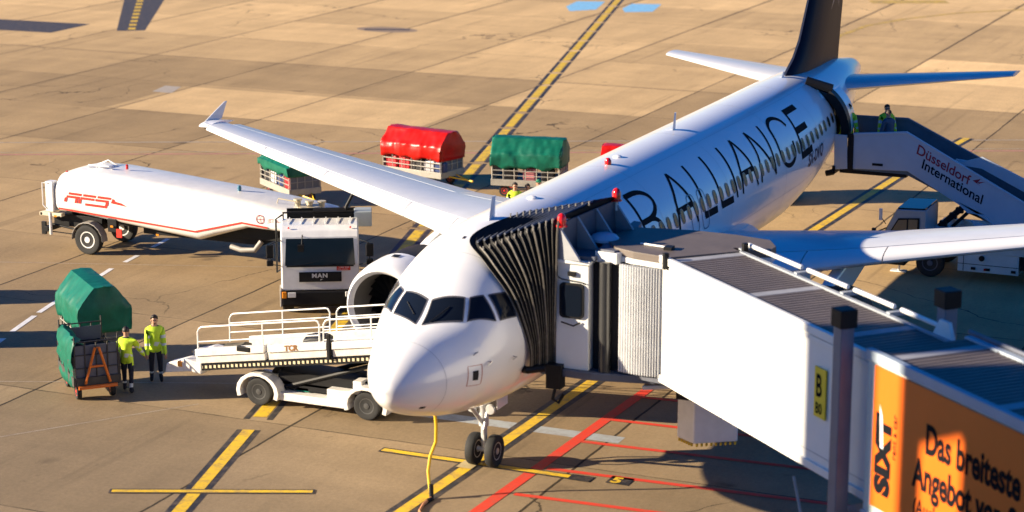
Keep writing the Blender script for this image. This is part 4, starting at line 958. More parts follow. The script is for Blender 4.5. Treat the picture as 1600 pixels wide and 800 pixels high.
# chassis with mudguards
m = LB()
m.box(7.0, 7.25, 4.75, 6.7, .22, .42); m.box(8.2, 8.5, 3.3, 7.9, .22, .5); m.box(7.26, 8.2, 4.5, 6.75, .3, .40)
m.loft([[(x, 4.75+(6.75-4.75)*t, z) for x, z in ((7.3, .66), (7.5, .66), (7.5, .56), (7.3, .56))] for t in (0, 1)])
m.box(7.02, 7.3, 4.6, 5.25, .42, .68); m.box(7.1, 7.5, 4.3, 4.55, .6, .95)
m.build('chassis', GSEW2, BL_, bevel=.02)
for yc in (7.22, 4.12):
    m = LB(); out = [(yc+.62*math.cos(R(a)), .38+.50*math.sin(R(a))) for a in range(-20, 201, 20)]; inn = [(yc+.50*math.cos(R(a)), .38+.42*math.sin(R(a))) for a in range(200, -21, -20)]
    n = len(out)
    for s0, s1 in ((6.92, 7.3),):
        m.loft([[(s0, *out[i]), (s1, *out[i]), (s1, *inn[n-1-i]), (s0, *inn[n-1-i])] for i in range(n)])
    m.build('mudguard', GSEW2, BL_, bevel=.01)
    for xx in (7.1, 8.35):
        mm = wheel(BL_, (xx-7.8, yc-6.0, .37), .37, .26, mat('loader_rim', (.06, .06, .06), .4), axis='x')
m = LB(); m.box(7.3, 8.1, 5.9, 6.3, .41, .56, 0); m.build('stowed_cloth', mat('green_cloth', (.01, .22, .16), .7, var=.2), BL_, bevel=.04)
m = LB(); m.tube([(7.3, 6.6, .5), (7.3, 4.1, 1.35)], .06); m.tube([(8.2, 6.6, .5), (8.2, 4.1, 1.35)], .06); m.tube([(7.25, 4.3, .7), (7.25, 3.0, 1.5)], .05); m.box(7.3, 8.2, 3.5, 6.8, .45, .9); m.build('scissor_lift', BLACK, BL_)

# ================================================================ FUEL TRUCK
FT = thing('fuel_truck', 'white articulated fuel tanker with red lettering on its tank, parked below the right wing', 'tanker truck', (20.3, 17.0, 0))
def TM(): q = MB(); q.M = Matrix.Translation((-20.3, -17.0, 0)); return q
def tank_sec(y, zt, zbm, hw=1.2, fl=0):
    c = (zt+zbm)/2; h = (zt-zbm)/2; pts = []
    for i in range(32):
        a = 2*math.pi*i/32; ca, sa = math.cos(a), math.sin(a)
        pts.append((20.3-hw*math.copysign(abs(ca)**(.34 if sa > 0 else .3), ca), y, c+h*math.copysign(abs(sa)**(.9 if sa > 0 else .35), sa)))
    return pts
m = TM()
S = [(22.15, 2.05, 1.45, .75), (22.05, 2.35, 1.38, 1.05), (21.85, 2.62, 1.34, 1.19), (21.3, 2.76, 1.32, 1.2), (20.2, 2.76, 1.20, 1.2), (18.4, 2.62, 1.02, 1.2), (16.55, 2.46, .84, 1.2), (15.9, 2.40, 1.05, 1.2), (14.7, 2.28, 1.42, 1.2), (13.4, 2.12, 1.40, 1.2), (12.55, 2.0, 1.38, 1.18), (12.3, 1.85, 1.42, 1.0)]
m.loft([tank_sec(*s) for s in S]); tank = m.build('tank', GSEW, FT, smooth=50)
m = TM()
pts = [(21.8, 1.47), (19.2, 1.31), (16.57, 1.15), (14.83, 1.60), (13.9, 1.52)]
for (a, b), (c, d) in zip(pts, pts[1:]): m.add([(19.088, a, b), (19.088, c, d), (19.088, c, d+.055), (19.088, a, b+.055)], [(0, 1, 2, 3)])
m.build('red_stripe', REDP, tank)
m = TM()   # slanted block letters A F S and arrow on the tank side; local (u along -Y, v up)
def lp(*poly):
    m.add([(19.088, 21.60-u*1.0, 1.70+w_-u*.03) for u, w_ in poly], [tuple(range(len(poly)))])
def bar(u0, u1, v0, v1, sl=.28): lp((u0+v0*sl, v0), (u1+v0*sl, v0), (u1+v1*sl, v1), (u0+v1*sl, v1))
k = 1.0
S_ = .5
for q_ in ((.12, .62, .30, .38), (.06, .58, .19, .27), (.0, .10, .04, .19), (.42, .52, .04, .19), (.69, 1.18, .30, .38), (.62, 1.14, .19, .27), (.56, .66, .04, .19), (1.25, 1.76, .30, .38), (1.19, 1.70, .19, .27), (1.60, 1.71, .08, .19), (.84, 1.68, .0, .08)): bar(*q_, sl=S_*.6)
lp((1.86, .19), (2.48, .14), (2.25, .24), (2.02, .27), (1.98, .34), (1.92, .34))
m.build('tank_lettering', REDP, tank)
m = TM()
for i in range(20):
    a = 2*math.pi*i/20; b = 2*math.pi*(i+1)/20
    m.add([(19.085, 14.15+.15*math.cos(q_)*r_, 1.80+.15*math.sin(q_)*r_) for q_, r_ in ((a, 1), (b, 1), (b, .82), (a, .82))], [(0, 1, 2, 3)])
m.add([(19.085, 14.29, 1.79), (19.085, 14.01, 1.79), (19.085, 14.01, 1.81), (19.085, 14.29, 1.81)], [(0, 1, 2, 3)]); m.add([(19.084, 14.16, 1.93), (19.084, 14.14, 1.93), (19.084, 14.14, 1.67), (19.084, 14.16, 1.67)], [(0, 1, 2, 3)])
place_text(m, 'JET A-1', (19.084, 13.88, 1.73), (0, -1, 0), (0, 0, 1), .17); m.build('fuel_emblem', mat('maroon_paint', (.25, .03, .05), .5), tank)
m = TM(); m.tube([(20.0, 21.2, 2.74), (19.9, 21.1, 2.86), (19.9, 20.3, 2.86), (20.0, 20.2, 2.74)], .025); m.tube([(20.6, 21.2, 2.74), (20.6, 20.8, 2.92), (20.6, 20.4, 2.74)], .025); m.tube([(19.55, 21.9, 2.4), (19.9, 21.5, 2.70), (20.1, 20.6, 2.84)], .015); m.lathe([(0, .3), (.05, .3), (.07, .25)], (20.3, 20.7, 2.75), 'z', 18); m.build('tank_hatch', GSEW, tank, smooth=40)
for p in ((19.6, 21.75, 2.5), (20.2, 19.8, 2.76)):
    m = TM(); m.lathe([(0, .045), (.14, .045), (.17, .01)], p, 'z', 10); m.build('marker_lamp', RED, tank, smooth=True)
m = TM(); m.lathe([(-.05, .05), (.08, .07), (.16, .05)], (20.3, 15.6, 2.38), 'z', 10); m.build('breather_valve', mat('blue_valve', (.03, .14, .22), .3), tank, smooth=True)
m = TM(); m.tube([(19.9, 14.0, 2.15), (19.85, 13.9, 2.35), (19.85, 13.3, 2.30), (19.9, 13.2, 2.1)], .02)
for p in ((20.2, 13.4, 2.12), (20.25, 13.0, 2.08), (20.5, 12.7, 2.05)): m.lathe([(0, .1), (.14, .1), (.15, .14), (.2, .14)], p, 'z', 12)
m.lathe([(0, .45), (.05, .42)], (20.3, 13.1, 2.06), 'z', 20); m.build('top_valve', mat('valve_brass', (.55, .48, .33), .4, .2), tank, smooth=40)
# rear end and underrun gear
m = TM(); m.box(19.12, 19.42, 22.05, 22.32, 1.35, 2.35); m.tube([(19.1, 22.2, 2.3), (19.1, 22.42, 2.3), (19.1, 22.42, 1.55), (19.1, 22.3, 1.45)], .02); m.tube([(19.16, 22.2, .55), (19.16, 22.2, 1.3)], .05); m.build('rear_ladder', GSEW, FT, bevel=.02)
m = TM(); m.box(19.15, 19.35, 21.75, 22.6, 1.18, 1.3); m.box(19.15, 21.4, 22.5, 22.62, 1.17, 1.29); m.build('rear_crossbar', mat('cream_metal', (.62, .55, .40), .5, var=.15), FT, bevel=.01)
m = TM(); m.box(19.2, 21.4, 22.35, 22.5, .62, .8); m.box(19.22, 19.3, 22.45, 22.62, .52, .95); m.tube([(19.3, 21.0, .75), (19.3, 22.4, .9)], .04); m.tube([(19.3, 21.1, .6), (19.2, 22.4, .66)], .02); m.box(19.5, 19.9, 20.4, 22.3, .8, 1.2); m.build('rear_bumper', BLACK, FT, bevel=.01)
m = TM(); m.box(19.75, 20.9, 13.3, 22.0, .95, 1.32); m.box(19.15, 19.3, 19.6, 19.95, .85, 1.30); m.box(19.8, 20.8, 14.5, 19.0, .75, .96); m.build('trailer_frame', BLACK, FT, bevel=.02)
m = TM(); m.box(19.05, 19.10, 19.35, 19.55, .72, 1.0); m.build('red_tag', REDP, FT)
m = TM()
for y in (19.75, 18.0, 21.95): m.box(19.085, 19.10, y-.05, y+.05, 1.18-(21.9-y)*.07, 1.24-(21.9-y)*.07)
m.each('side_marker', AMBER, FT)
for x in (19.27, 21.3): wheel(FT, (x-20.3, 20.77-17, .5), .5, .30, GSEW, axis='x')
m = TM(); out = [(20.77+.60*math.cos(R(a)), .5+.60*math.sin(R(a))) for a in range(0, 200, 20)]
m.loft([[(19.12, *p), (19.45, *p), (19.45, p[0], p[1]-.03), (19.12, p[0], p[1]-.03)] for p in out]); m.build('mudguard', mat('mudguard_grey', (.3, .28, .25), .6), FT)
m = TM(); m.tube([(19.35, 15.4, .75), (19.3, 15.0, .68), (19.3, 14.5, .72), (19.4, 14.3, 1.0)], .085, 12); m.build('fuel_hose', mat('grey_hose', (.30, .28, .25), .5), FT, smooth=True)
# tractor unit: local frame, front towards +X local
tra = math.atan2(-.60, -.80)     # heading
fc = Vector((15.13, 9.84, 0))     # middle of the front bumper
TR_ = Matrix.Translation((fc.x-20.3, fc.y-17.0, 0)) @ Matrix.Rotation(math.atan2(-.47, -.88), 4, 'Z')
def KM(): q = MB(); q.M = TR_.copy(); return q
m = KM(); prof = [(0, .86), (-.02, 1.7), (-.12, 2.44), (-.25, 2.62), (-.55, 2.70), (-1.72, 2.66), (-1.78, 2.5), (-1.8, .95), (-.9, .92), (-.3, .98)]
m.prism(prof, 'y', -1.14, 1.14); cab = m.build('cab', GSEW, FT, bevel=.045)
m = KM(); m.add([(.012, -1.02, 1.62), (.012, 1.02, 1.62), (-.105, .98, 2.40), (-.105, -.98, 2.40)], [(0, 1, 2, 3)]); m.add([(-.03, -1.02, 1.62), (-.03, 1.02, 1.62), (-.14, .98, 2.40), (-.14, -.98, 2.40)], [(0, 1, 2, 3)]); 
wsh = m.build('windscreen', GLASSD, cab)
m = KM()
for a, b in (((.02, -.75, 1.60), (-.03, .15, 1.78)), ((.02, .15, 1.60), (-.02, .95, 1.72))): m.tube([a, b], .014, 5)
m.box(.0, .03, -.98, .98, 1.58, 1.625); m.each('wiper', BLACK, wsh)
m = KM(); m.box(.0, .045, -.62, .62, 1.13, 1.42, 0); gr = m.build('grille', BLACK, cab, bevel=.01)
m = KM(); place_text(m, 'MAN', (.05, -.25, 1.26), (0, 1, 0), (0, 0, 1), .17, bold=.008, spacing=1.15, sx=1.15); m.add([(.05, .0, 1.17), (.05, .08, 1.22), (.05, -.0, 1.21)], [(0, 1, 2)]); m.build('maker_lettering', mat('chrome_letter', (.75, .75, .72), .3, .3), gr)
m = KM(); m.box(.0, .02, .48, .88, 1.46, 1.60, 0); sgn = m.build('red_sign', REDP, cab)
m = KM(); place_text(m, 'Clear Exit', (.023, .54, 1.535), (0, 1, 0), (0, 0, 1), .075); place_text(m, 'Keep area free', (.023, .51, 1.48), (0, 1, 0), (0, 0, 1), .05); m.build('sign_text', WHITE, sgn)
m = KM(); m.prism([(.06, .38), (.10, .47), (.08, .84), (-.15, .86), (-.2, .38)], 'y', -1.12, 1.12); bmp = m.build('bumper', BLACK, FT, bevel=.03)
m = KM(); m.prism([(.10, .40), (-.3, .36), (-.5, .9), (-.15, 1.02), (.08, .9)], 'y', -1.19, -1.125); m.prism([(.10, .40), (-.3, .36), (-.5, .9), (-.15, 1.02), (.08, .9)], 'y', 1.125, 1.19); m.each('bumper_corner', MATS['mudguard_grey'], bmp, bevel=.02)
for s in (-1, 1):
    m = KM(); m.box(.085, .12, min(s*.72, s*.96), max(s*.72, s*.96), .68, .84); m.build('headlight', LAMP, bmp, bevel=.02)
    m = KM(); m.box(.06, .12, min(s*.99, s*1.12), max(s*.99, s*1.12), .66, .86); m.build('indicator', AMBER, bmp, bevel=.02)
    m = KM(); m.add([(-.28, s*1.150, 1.70), (-1.15, s*1.150, 1.66), (-1.15, s*1.150, 2.38), (-.38, s*1.150, 2.38)], [(0, 1, 2, 3)]); m.build('side_window', GLASSD, cab)
    m = KM(); m.tube([(-.12, s*1.14, 2.35), (.10, s*1.42, 2.3), (.10, s*1.45, 1.7), (-.1, s*1.14, 1.6)], .018, 6); mi_ = m.build('mirror_arm', BLACK, cab)
    m = KM(); m.box(.05, .13, s*1.45-.11, s*1.45+.11, 1.88, 2.28); m.box(.05, .13, s*1.45-.10, s*1.45+.10, 1.64, 1.82); m.build('mirror', BLACK, mi_, bevel=.03)
    m = KM(); m.add([(-.24, s*1.152, 1.0), (-1.25, s*1.152, 1.0), (-1.25, s*1.152, 2.44), (-1.27, s*1.152, 2.44), (-1.27, s*1.152, .98), (-.24, s*1.152, .98)], [(0, 1, 2, 3, 4, 5)]); m.build('door_seam', BLACK, cab)
for s in (-1, 1):
    m = KM(); m.lathe([(0, .03), (.05, .02)], (-.3, s*.9, 2.66), 'z', 8); m.build('roof_marker', RED, cab)
m = KM()
for i in range(6): yy = -.9+i*.36; m.box(-1.6, -.7, yy-.015, yy+.015, 2.695, 2.715)
m.build('roof_rib', GSEW, cab)
m = KM(); m.tube([(-.15, -.5, 2.45), (.12, -.5, 2.56), (.2, -.52, 2.3)], .015); m.box(.14, .22, -.64, -.46, 2.08, 2.28); m.build('kerb_mirror', BLACK, cab)
m = KM(); m.box(-5.1, -1.85, -.42, .42, .62, .90); m.box(-2.9, -1.95, -1.05, -.5, .5, 1.1); m.box(-2.9, -1.95, .5, 1.05, .5, 1.1); m.build('tractor_chassis', BLACK, FT, bevel=.02)
m = KM(); m.box(-2.35, -1.95, -.95, 1.0, 1.5, 2.75, 0); m.box(-2.42, -2.36, -1.0, 1.05, 2.3, 2.82); m.tube([(-1.95, -1.1, .9), (-1.95, -1.1, 2.78), (-1.95, 1.1, 2.78), (-1.95, 1.1, .9)], .035); m.tube([(-1.9, -1.14, 2.72), (-1.35, -1.3, 2.72), (-1.35, -1.3, 1.1), (-1.9, -1.14, 1.1)], .03); m.tube([(-1.85, -.2, 2.85), (-1.85, .75, 2.85)], .07, 10); m.build('equipment_rack', BLACK, FT, bevel=.01)
m = KM(); m.box(-2.5, -1.8, 1.02, 1.55, 2.35, 2.8); m.build('tool_box', mat('pale_steel_box', (.45, .50, .54), .35, .3), FT, bevel=.02)
m = KM(); m.tube([(-2.0, .70, 2.6), (-2.02, .8, 2.95), (-1.98, .98, 3.3), (-2.0, 1.05, 3.55)], [.05, .05, .045, .04], 10); m.tube([(-2.0, 1.05, 3.5), (-2.05, 1.0, 3.75), (-2.0, 1.1, 3.95)], [.09, .07, .05], 10); m.tube([(-2.08, 1.0, 3.7), (-2.1, .88, 3.85)], .03); m.build('hose_boom', BLACK, FT, smooth=True)
for xx, yy in ((-1.05, -.98), (-1.05, .98), (-4.3, -.95), (-4.3, .95)):
    p = TR_ @ Vector((xx, yy, .5)); ax = (TR_.to_3x3() @ Vector((0, 1, 0)))
    wheel(FT, tuple(p), .50, .34, GSEW, axis=tuple(ax))
for s in (-1, 1):
    m = KM(); out = [(-1.05+.62*math.cos(R(a)), .5+.60*math.sin(R(a))) for a in range(-10, 191, 20)]
    m.loft([[(x_, s*.86, z_), (x_, s*1.17, z_), (x_, s*1.17, z_-.04), (x_, s*.86, z_-.04)] for x_, z_ in out]); m.build('wheel_arch', MATS['mudguard_grey'], cab)
    m = KM(); out = [(-4.3+.62*math.cos(R(a)), .5+.60*math.sin(R(a))) for a in range(10, 171, 20)]
    m.loft([[(x_, s*.78, z_), (x_, s*1.15, z_), (x_, s*1.15, z_-.03), (x_, s*.78, z_-.03)] for x_, z_ in out]); m.build('wheel_arch', BLACK, FT)

# ================================================================ PASSENGER STAIR TRUCK
SGP = mat('stair_pale_panel', (.50, .55, .60), .4, var=.06, scale=1.5)
SGD = mat('stair_dark_inner', (.10, .14, .17), .5, var=.15)
ST_ = thing('passenger_stairs', 'grey self-propelled passenger stairs with airport lettering, raised to the rear door', 'stair truck', (28.4, -5.0, 0))
def SM(): q = MB(); q.M = Matrix.Translation((-28.4, 5.0, 0)); return q
XN, XF = 28.42, 30.35
m = SM(); m.prism([(-2.45, 3.06), (-2.45, 4.15), (-4.18, 4.32), (-8.35, 2.16), (-10.4, 1.1), (-10.4, .35), (-7.3, 1.42), (-4.25, 3.12)], 'x', XN, XN+.05); sp_ = m.build('side_panel', SGP, ST_, bevel=.01)
m = SM(); m.prism([(-2.45, 4.152), (-4.18, 4.322), (-10.4, 1.102), (-10.4, 1.18), (-4.18, 4.40), (-2.45, 4.23)], 'x', XN-.03, XN+.09); m.build('top_rail', SGP, sp_, bevel=.01)
m = SM(); m.prism([(-1.95, 3.3), (-1.95, 4.4), (-3.75, 4.42), (-8.0, 2.4), (-10.4, 1.3), (-10.4, .35), (-7.3, 1.42), (-3.8, 3.1)], 'x', XF, XF+.05); m.prism([(-1.95, 4.402), (-3.75, 4.422), (-10.4, 1.302), (-10.4, 1.38), (-3.75, 4.5), (-1.95, 4.48)], 'x', XF-.04, XF+.08); m.build('side_panel', SGD, ST_)
m = SM(); m.prism([(-1.9, 3.02), (-1.9, 3.18), (-4.2, 3.2), (-10.3, .45), (-10.3, .3), (-4.2, 3.0)], 'x', XN+.06, XF-.01)
for i in range(20): y = -4.2-i*.3; z = 3.2-i*.136; m.box(XN+.07, XF-.02, y-.3, y, z-.1, z+.0)
m.build('steps', SGD, ST_)
m = SM(); m.prism([(-1.86, 3.0), (-1.83, 4.15), (-2.25, 4.15), (-2.30, 3.05)], 'x', XN-.05, XN+.02); m.build('platform_gate', SGP, ST_, bevel=.01)
m = SM(); m.box(XN-.04, XN+.04, -2.47, -2.28, 3.0, 4.2); m.box(XN-.08, XF, -1.9, -1.8, 2.86, 3.12); m.tube([(XN-.05, -1.85, 2.92), (XN-.05, -1.6, 2.85)], .1, 8); m.box(XN+.1, XF-.1, -4.2, -2.0, 2.88, 3.0); m.build('platform_frame', BLACK, ST_, bevel=.01)
m = SM(); m.prism([(-5.6, 3.36), (-6.5, 3.28), (-10.5, 1.4), (-10.5, 1.9), (-6.5, 3.66)], 'x', 29.0, 29.05) ; m.prism([(-5.6, 3.36), (-5.65, 3.52), (-6.5, 3.44), (-10.5, 1.65), (-10.5, 1.45), (-6.5, 3.28)], 'x', 29.05, 29.12); m.build('lower_stair_side', SGP, ST_)
m = SM(); m.prism([(-6.35, 1.72), (-6.6, 1.42), (-7.1, 1.25), (-7.4, 1.35), (-7.5, 1.5)], 'x', XN+.0-.06, XN-.01) ; m.prism([(-5.9, 2.25), (-6.25, 1.95), (-6.8, 1.92), (-7.1, 1.62)], 'x', XN-.05, XN-.0); m.build('gusset_plate', SGP, ST_, bevel=.01)
m = SM(); m.box(XN-.012, XN-.002, -3.45, -3.1, 3.22, 3.30); m.build('vent_slot', BLACK, ST_)
def stext(s, y, z, size, mt, name, **k):
    m = SM(); d = Vector((0, -.887, -.462)); place_text(m, s, (XN-.008, y, z), d, (0, -.20, .98), size, **k); m.build(name, mt, sp_)
stext('Düsseldorf', -4.50, 3.74, .44, mat('dark_red_lettering', (.30, .015, .03), .4), 'airport_name', bold=.006)
stext('International', -4.68, 3.28, .44, LETTER, 'airport_word', bold=.006)
m = SM(); m.add([(XN-.008, -6.35, 3.0), (XN-.008, -6.62, 2.82), (XN-.008, -6.5, 2.92), (XN-.008, -6.60, 3.06)], [(0, 1, 2, 3)]); m.add([(XN-.008, -6.55, 2.9), (XN-.008, -6.75, 2.98), (XN-.008, -6.52, 2.95)], [(0, 1, 2)]); m.build('arrow_emblem', MATS['dark_red_lettering'], sp_)
m = SM()
for x_ in (28.7, 30.0): m.tube([(x_, -5.15, 1.2), (x_, -6.15, 2.15)], .10, 10); m.tube([(x_, -5.45, 1.1), (x_, -6.3, 2.0)], .06, 8)
for t_ in (.3, .6, .8): p = Vector((28.6, -5.15, 1.2)).lerp(Vector((28.6, -6.15, 2.15)), t_); m.box(p.x-.08, p.x+.1, p.y-.12, p.y+.12, p.z-.09, p.z+.09)
m.each('lift_ram', BLACK, ST_, bevel=.01)
# chassis and cab
m = SM(); m.box(27.2, 29.9, -9.6, -5.22, .95, 1.28, 0); m.box(27.25, 29.8, -8.15, -6.25, .32, .949, 0); ch = m.build('truck_body', mat('truck_body_white', (.62, .64, .64), .4, var=.08), ST_, bevel=.015)
m = SM(); m.box(27.19, 27.199, -6.45, -6.43, .35, .95); m.box(27.235, 27.249, -8.15, -6.25, .56, .575); m.build('body_seam', BLACK, ch)
m = SM()
for y in (-6.75, -7.2, -8.0): m.box(27.20, 27.24, y-.07, y+.07, .40, .48)
m.lathe([(0, .09), (.04, .09)], (27.2, -7.0, .78), 'x', 14); m.each('body_latch', BLACK, ch)
m = SM(); m.box(27.2, 27.24, -7.18, -7.08, .40, .47); m.each('side_marker', RED, ch)
m = SM(); m.box(27.0, 29.9, -9.6, -5.2, 1.281, 1.40, 0); m.build('deck_edge', SGP, ch)
m = SM(); m.prism([(-3.72, .95), (-3.86, 1.28), (-4.26, 2.12), (-5.2, 2.16), (-5.2, .62), (-3.75, .62)], 'x', 27.2, 28.9); cb = m.build('cab', mat('truck_cab_grey', (.36, .40, .42), .4, var=.08), ST_, bevel=.03)
m = SM(); m.prism([(-4.02, 1.30), (-4.32, 1.84), (-5.0, 1.90), (-5.0, 1.32)], 'x', 27.17, 27.205); wf = m.build('side_window', BLACK, cb)
m = SM(); m.prism([(-4.09, 1.36), (-4.34, 1.79), (-4.60, 1.82), (-4.60, 1.37)], 'x', 27.16, 27.169); m.prism([(-4.65, 1.37), (-4.65, 1.83), (-4.94, 1.85), (-4.94, 1.38)], 'x', 27.16, 27.169); m.build('pane', mat('glass_painted_sandy_reflection', (.30, .22, .12), .15, var=.1, coat=.5), wf)  # sandy reflection is put into the base colour of the panes
m = SM(); m.prism([(-4.28, 2.168), (-5.16, 2.205), (-5.16, 2.165), (-4.28, 2.125)], 'x', 27.25, 28.85); m.build('cab_roof', GLASSD, cb)
m = SM(); m.add([(27.28, -3.835, 1.30), (28.82, -3.835, 1.30), (28.82, -4.235, 2.10), (27.28, -4.235, 2.10)], [(0, 1, 2, 3)]); m.build('windscreen', GLASSD, cb)
m = SM(); m.tube([(27.2, -3.95, 1.5), (27.0, -3.62, 1.35)], .02); m.box(26.93, 27.05, -3.66, -3.54, 1.18, 1.5); m.tube([(27.3, -3.9, 1.6), (27.1, -3.75, 1.9)], .015); m.box(27.08, 27.14, -3.82, -3.72, 1.75, 2.12, 1); m.build('mirror', [BLACK, GSEW], cb, bevel=.01)
m = SM(); m.box(27.1, 28.9, -4.6, -3.7, .34, .5, 1); m.box(27.15, 27.5, -4.6, -4.25, .36, .66, 0); m.build('front_bumper', [GSEW, BLACK], ST_, bevel=.02)
for y in (-5.35, -8.75):
    for x_ in (27.45, 29.6): wheel(ST_, (x_-28.4, y+5, .45), .45, .28, DKBLUE, axis='x')
m = SM(); m.box(27.25, 29.8, -9.5, -8.2, .5, .949); m.build('rear_chassis', BLACK, ST_)
m = SM(); m.box(27.5, 27.75, -4.55, -4.05, .02, .06); m.tube([(27.6, -4.3, .05), (27.5, -4.35, .4)], .04); m.build('outrigger', GSEW, ST_)

# ================================================================ PEOPLE
def skin_mesh(J, E, rad):
    me = bpy.data.meshes.new('p'); me.from_pydata([tuple(p) for p in J], E, []); o = bpy.data.objects.new('p', me); sc.collection.objects.link(o)
    sk = o.modifiers.new('skin', 'SKIN'); sk.use_smooth_shade = True
    for i, v in enumerate(me.skin_vertices[0].data): v.radius = rad[i]; v.use_root = (i == 0)
    sb = o.modifiers.new('sub', 'SUBSURF'); sb.levels = sb.render_levels = 1
    dg = bpy.context.evaluated_depsgraph_get(); out = bpy.data.meshes.new_from_object(o.evaluated_get(dg))
    bpy.data.objects.remove(o); bpy.data.meshes.remove(me); return out
def person(label, loc, rz, jacket=HIVIS, trousers=TROUS, hands=None, lean=0, stride=.10, hair=HAIR, cap=None, bands=True, height=1.78, scale=1, turn=0):
    t = thing('person', label, 'person', loc, rz, 'ground crew'); t.scale = (height/1.78,)*3
    # local: faces +X, left is +Y
    L = lambda z: lean*max(0, z-.95)
    hl, hr = hands or ((.12, .30, .78), (.12, -.30, .78))
    J = []; rad = []; E = []; lab = []
    def j(p, r, par, l_):
        J.append(Vector(p)); rad.append(r if isinstance(r, tuple) else (r, r)); lab.append(l_)
        if par is not None: E.append((par, len(J)-1))
        return len(J)-1
    pel = j((L(.95), 0, .93), (.175, .14), None, 't'); ab = j((L(1.12), 0, 1.12), (.185, .145), pel, 'j'); ch_ = j((L(1.32), 0, 1.32), (.205, .155), ab, 'j'); up = j((L(1.43), 0, 1.44), (.13, .10), ch_, 'j')
    nk = j((L(1.5)+.01, 0, 1.52), .058, up, 's'); hd0 = j((L(1.58)+.02, 0, 1.60), (.078, .085), nk, 's'); hd1 = j((L(1.7)+.02, 0, 1.70), (.080, .095), hd0, 's'); hd2 = j((L(1.75)+.01, 0, 1.765), (.05, .06), hd1, 's')
    for s, hnd in ((1, hl), (-1, hr)):
        sh = j((L(1.42), s*.19, 1.42), (.098, .09), up, 'j'); H = Vector(hnd); S_ = J[sh]
        mid = (S_+H)/2; d = H-S_; ln = d.length; bend = math.sqrt(max(.0, .29**2-(ln/2)**2)) if ln < .58 else 0
        el = mid+Vector((-.6, s*.5, -.4)).normalized()*bend
        e = j(el, .074, sh, 'j'); w_ = j(H, .055, e, 'j' if False else 'j'); 
        d2 = (H-el).normalized(); hnd_ = j(H+d2*.07, (.042, .026), w_, 's'); fin_ = j(H+d2*.15, (.034, .018), hnd_, 's')
        j(H+d2*.09+Vector((.045, -s*.03, -.0)), .014, hnd_, 's')
    for s in (1, -1):
        st = s*stride; hp = j((0, s*.095, .90), (.10, .105), pel, 't'); kn = j((st*.55+.02, s*.11, .50), .072, hp, 't'); an = j((st-.02, s*.12, .11), .052, kn, 't'); j((st+.14, s*.13, .05), (.045, .045), an, 'b')
        j((st-.06, s*.12, .05), (.04, .04), an, 'b')
    me = skin_mesh(J, E, rad)
    mats = [jacket, trousers, SKIN, REFL, BLACK, MATS.get('collar') or mat('collar', (.01, .02, .02), .7)]
    for m_ in mats: me.materials.append(m_)
    for p in me.polygons:
        c = p.center; bi = 9; bd_ = 1e9
        for a, b in E:
            A, B = J[a], J[b]; ab_ = B-A; u = max(0, min(1, (c-A).dot(ab_)/ab_.length_squared)); d = (A+ab_*u-c).length/(max(rad[a][0], rad[b][0])+.02)
            if d < bd_: bd_ = d; bi = lab[b] if u > .35 or lab[a] == lab[b] else lab[a]
        z = c.z
        mi = {'j': 0, 't': 1, 's': 2, 'b': 4}[bi]
        if bi in 'jt' and abs(c.y) < .24 and z > .78: mi = 0 if z > .80 else 1
        if bi == 'j' and z > 1.49 and abs(c.y) < .09: mi = 5
        if bands and mi == 0 and (1.02 < z < 1.07 or 1.2 < z < 1.25): mi = 3
        if bands and mi == 1 and .22 < z < .30: mi = 3
        p.material_index = mi; p.use_smooth = True
    o = bpy.data.objects.new('body', me); sc.collection.objects.link(o); o.parent = t
    # face
    hx = J[hd1].x; m = MB()
    m.loft([[(hx+.088, y, 1.665), (hx+.118, y*.5, 1.625), (hx+.09, y, 1.612)] for y in (-.014, .0, .014)], cap=True)
    m.build('nose', SKIN, t, smooth=True)
    m = MB()
    for s in (-1, 1): m.lathe([(-.012, .001), (-.008, .012), (0, .015), (.008, .012), (.012, .001)], (hx+.085, s*.03, 1.672), 'x', 8)
    m.box(hx+.088, hx+.097, -.025, .025, 1.588, 1.596); m.each('eyes_and_mouth', BLACK, t)
    m = MB()
    for s in (-1, 1): m.lathe([(-.01, .012), (0, .03), (.01, .012)], (hx, s*.088, 1.65), 'y', 8)
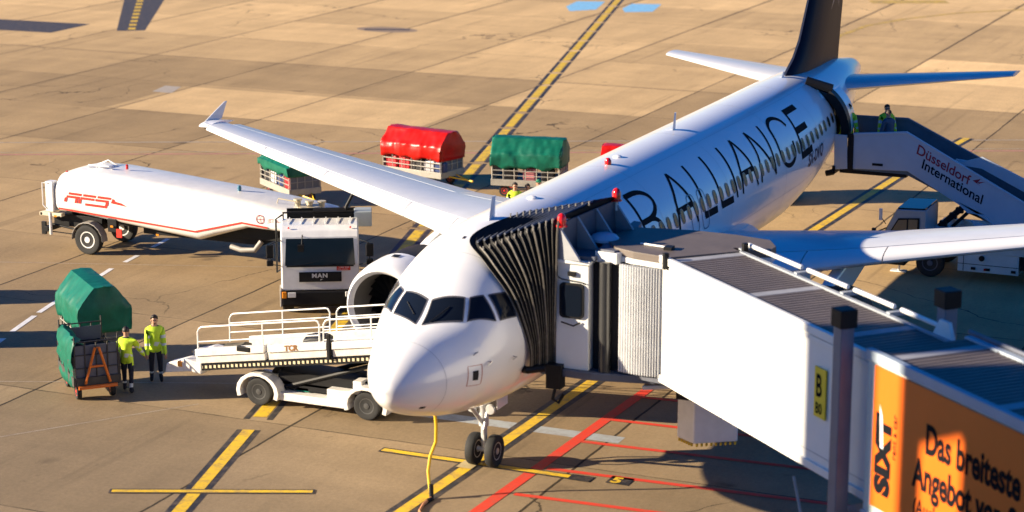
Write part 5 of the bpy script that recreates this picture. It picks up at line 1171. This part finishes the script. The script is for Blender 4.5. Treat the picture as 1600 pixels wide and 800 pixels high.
    m.each('ear', SKIN, t, smooth=True)
    m = MB(); rings = []
    for i in range(7):
        a = R(-12+102*i/6); rr = math.cos(a); zz = 1.70+.105*math.sin(a)
        rings.append([(hx-.015+.105*rr*math.cos(b)+(-.02 if math.cos(b) > .3 and i < 3 else 0), .096*rr*math.sin(b), zz+(.05 if math.cos(b) > .2 and i < 2 else 0)) for b in [2*math.pi*k/16 for k in range(16)]])
    m.loft(rings, cap=True)
    if cap:
        m.loft([[(hx+.08+.09*a, y*(1-.3*a), 1.735-.02*a+dz) for y in (-.07, 0, .07)] for a, dz in ((0, 0), (1, 0), (1, .012), (0, .012))], closed=False, cap=False)
    m.build('cap' if cap else 'hair', cap or hair, t, smooth=True)
    return t
face = lambda a, b: math.atan2(b[1]-a[1], b[0]-a[0])
person('ground worker in yellow-green jacket and dark trousers standing facing the camera beside the loader', (7.75, 10.78, 0), R(215), stride=.05, hands=((.18, .24, .80), (.20, -.22, .82)), height=1.82)
person('ground worker in yellow-green vest seen from behind beside the uncovered cart', (6.62, 10.92, 0), R(20), stride=.14, hands=((.22, .24, .92), (.38, -.34, .95)), height=1.76)
GCAP = mat('green_cap_cloth', (.01, .16, .08), .7)
person('dark-haired worker in yellow-green jacket standing beyond the fuselage, left of the other two', (27.6, 9.08, 0), R(205), stride=.05, height=1.8)
person('worker with short dark hair whose head alone shows above the fuselage', (27.85, 8.72, 0), R(200), jacket=TROUS, bands=False, stride=.04, height=1.74)
person('worker in green cap beside the dark-haired head above the fuselage', (28.3, 8.5, 0), R(200), stride=.04, cap=GCAP, height=1.82)
PZ = 3.19
person('worker in yellow-green vest on the stairs platform right beside the aircraft door', (29.5, -1.98, PZ), R(200), stride=.04, height=1.78)
person('man in grey-blue jacket with dark hair on the stairs platform', (29.35, -3.35, PZ), R(60), jacket=mat('slate_jacket', (.08, .10, .14), .8), bands=False, stride=.04, height=1.70)
person('worker in yellow-green jacket behind the man in grey on the stairs platform', (29.9, -3.15, PZ), R(215), stride=.04, height=1.78)
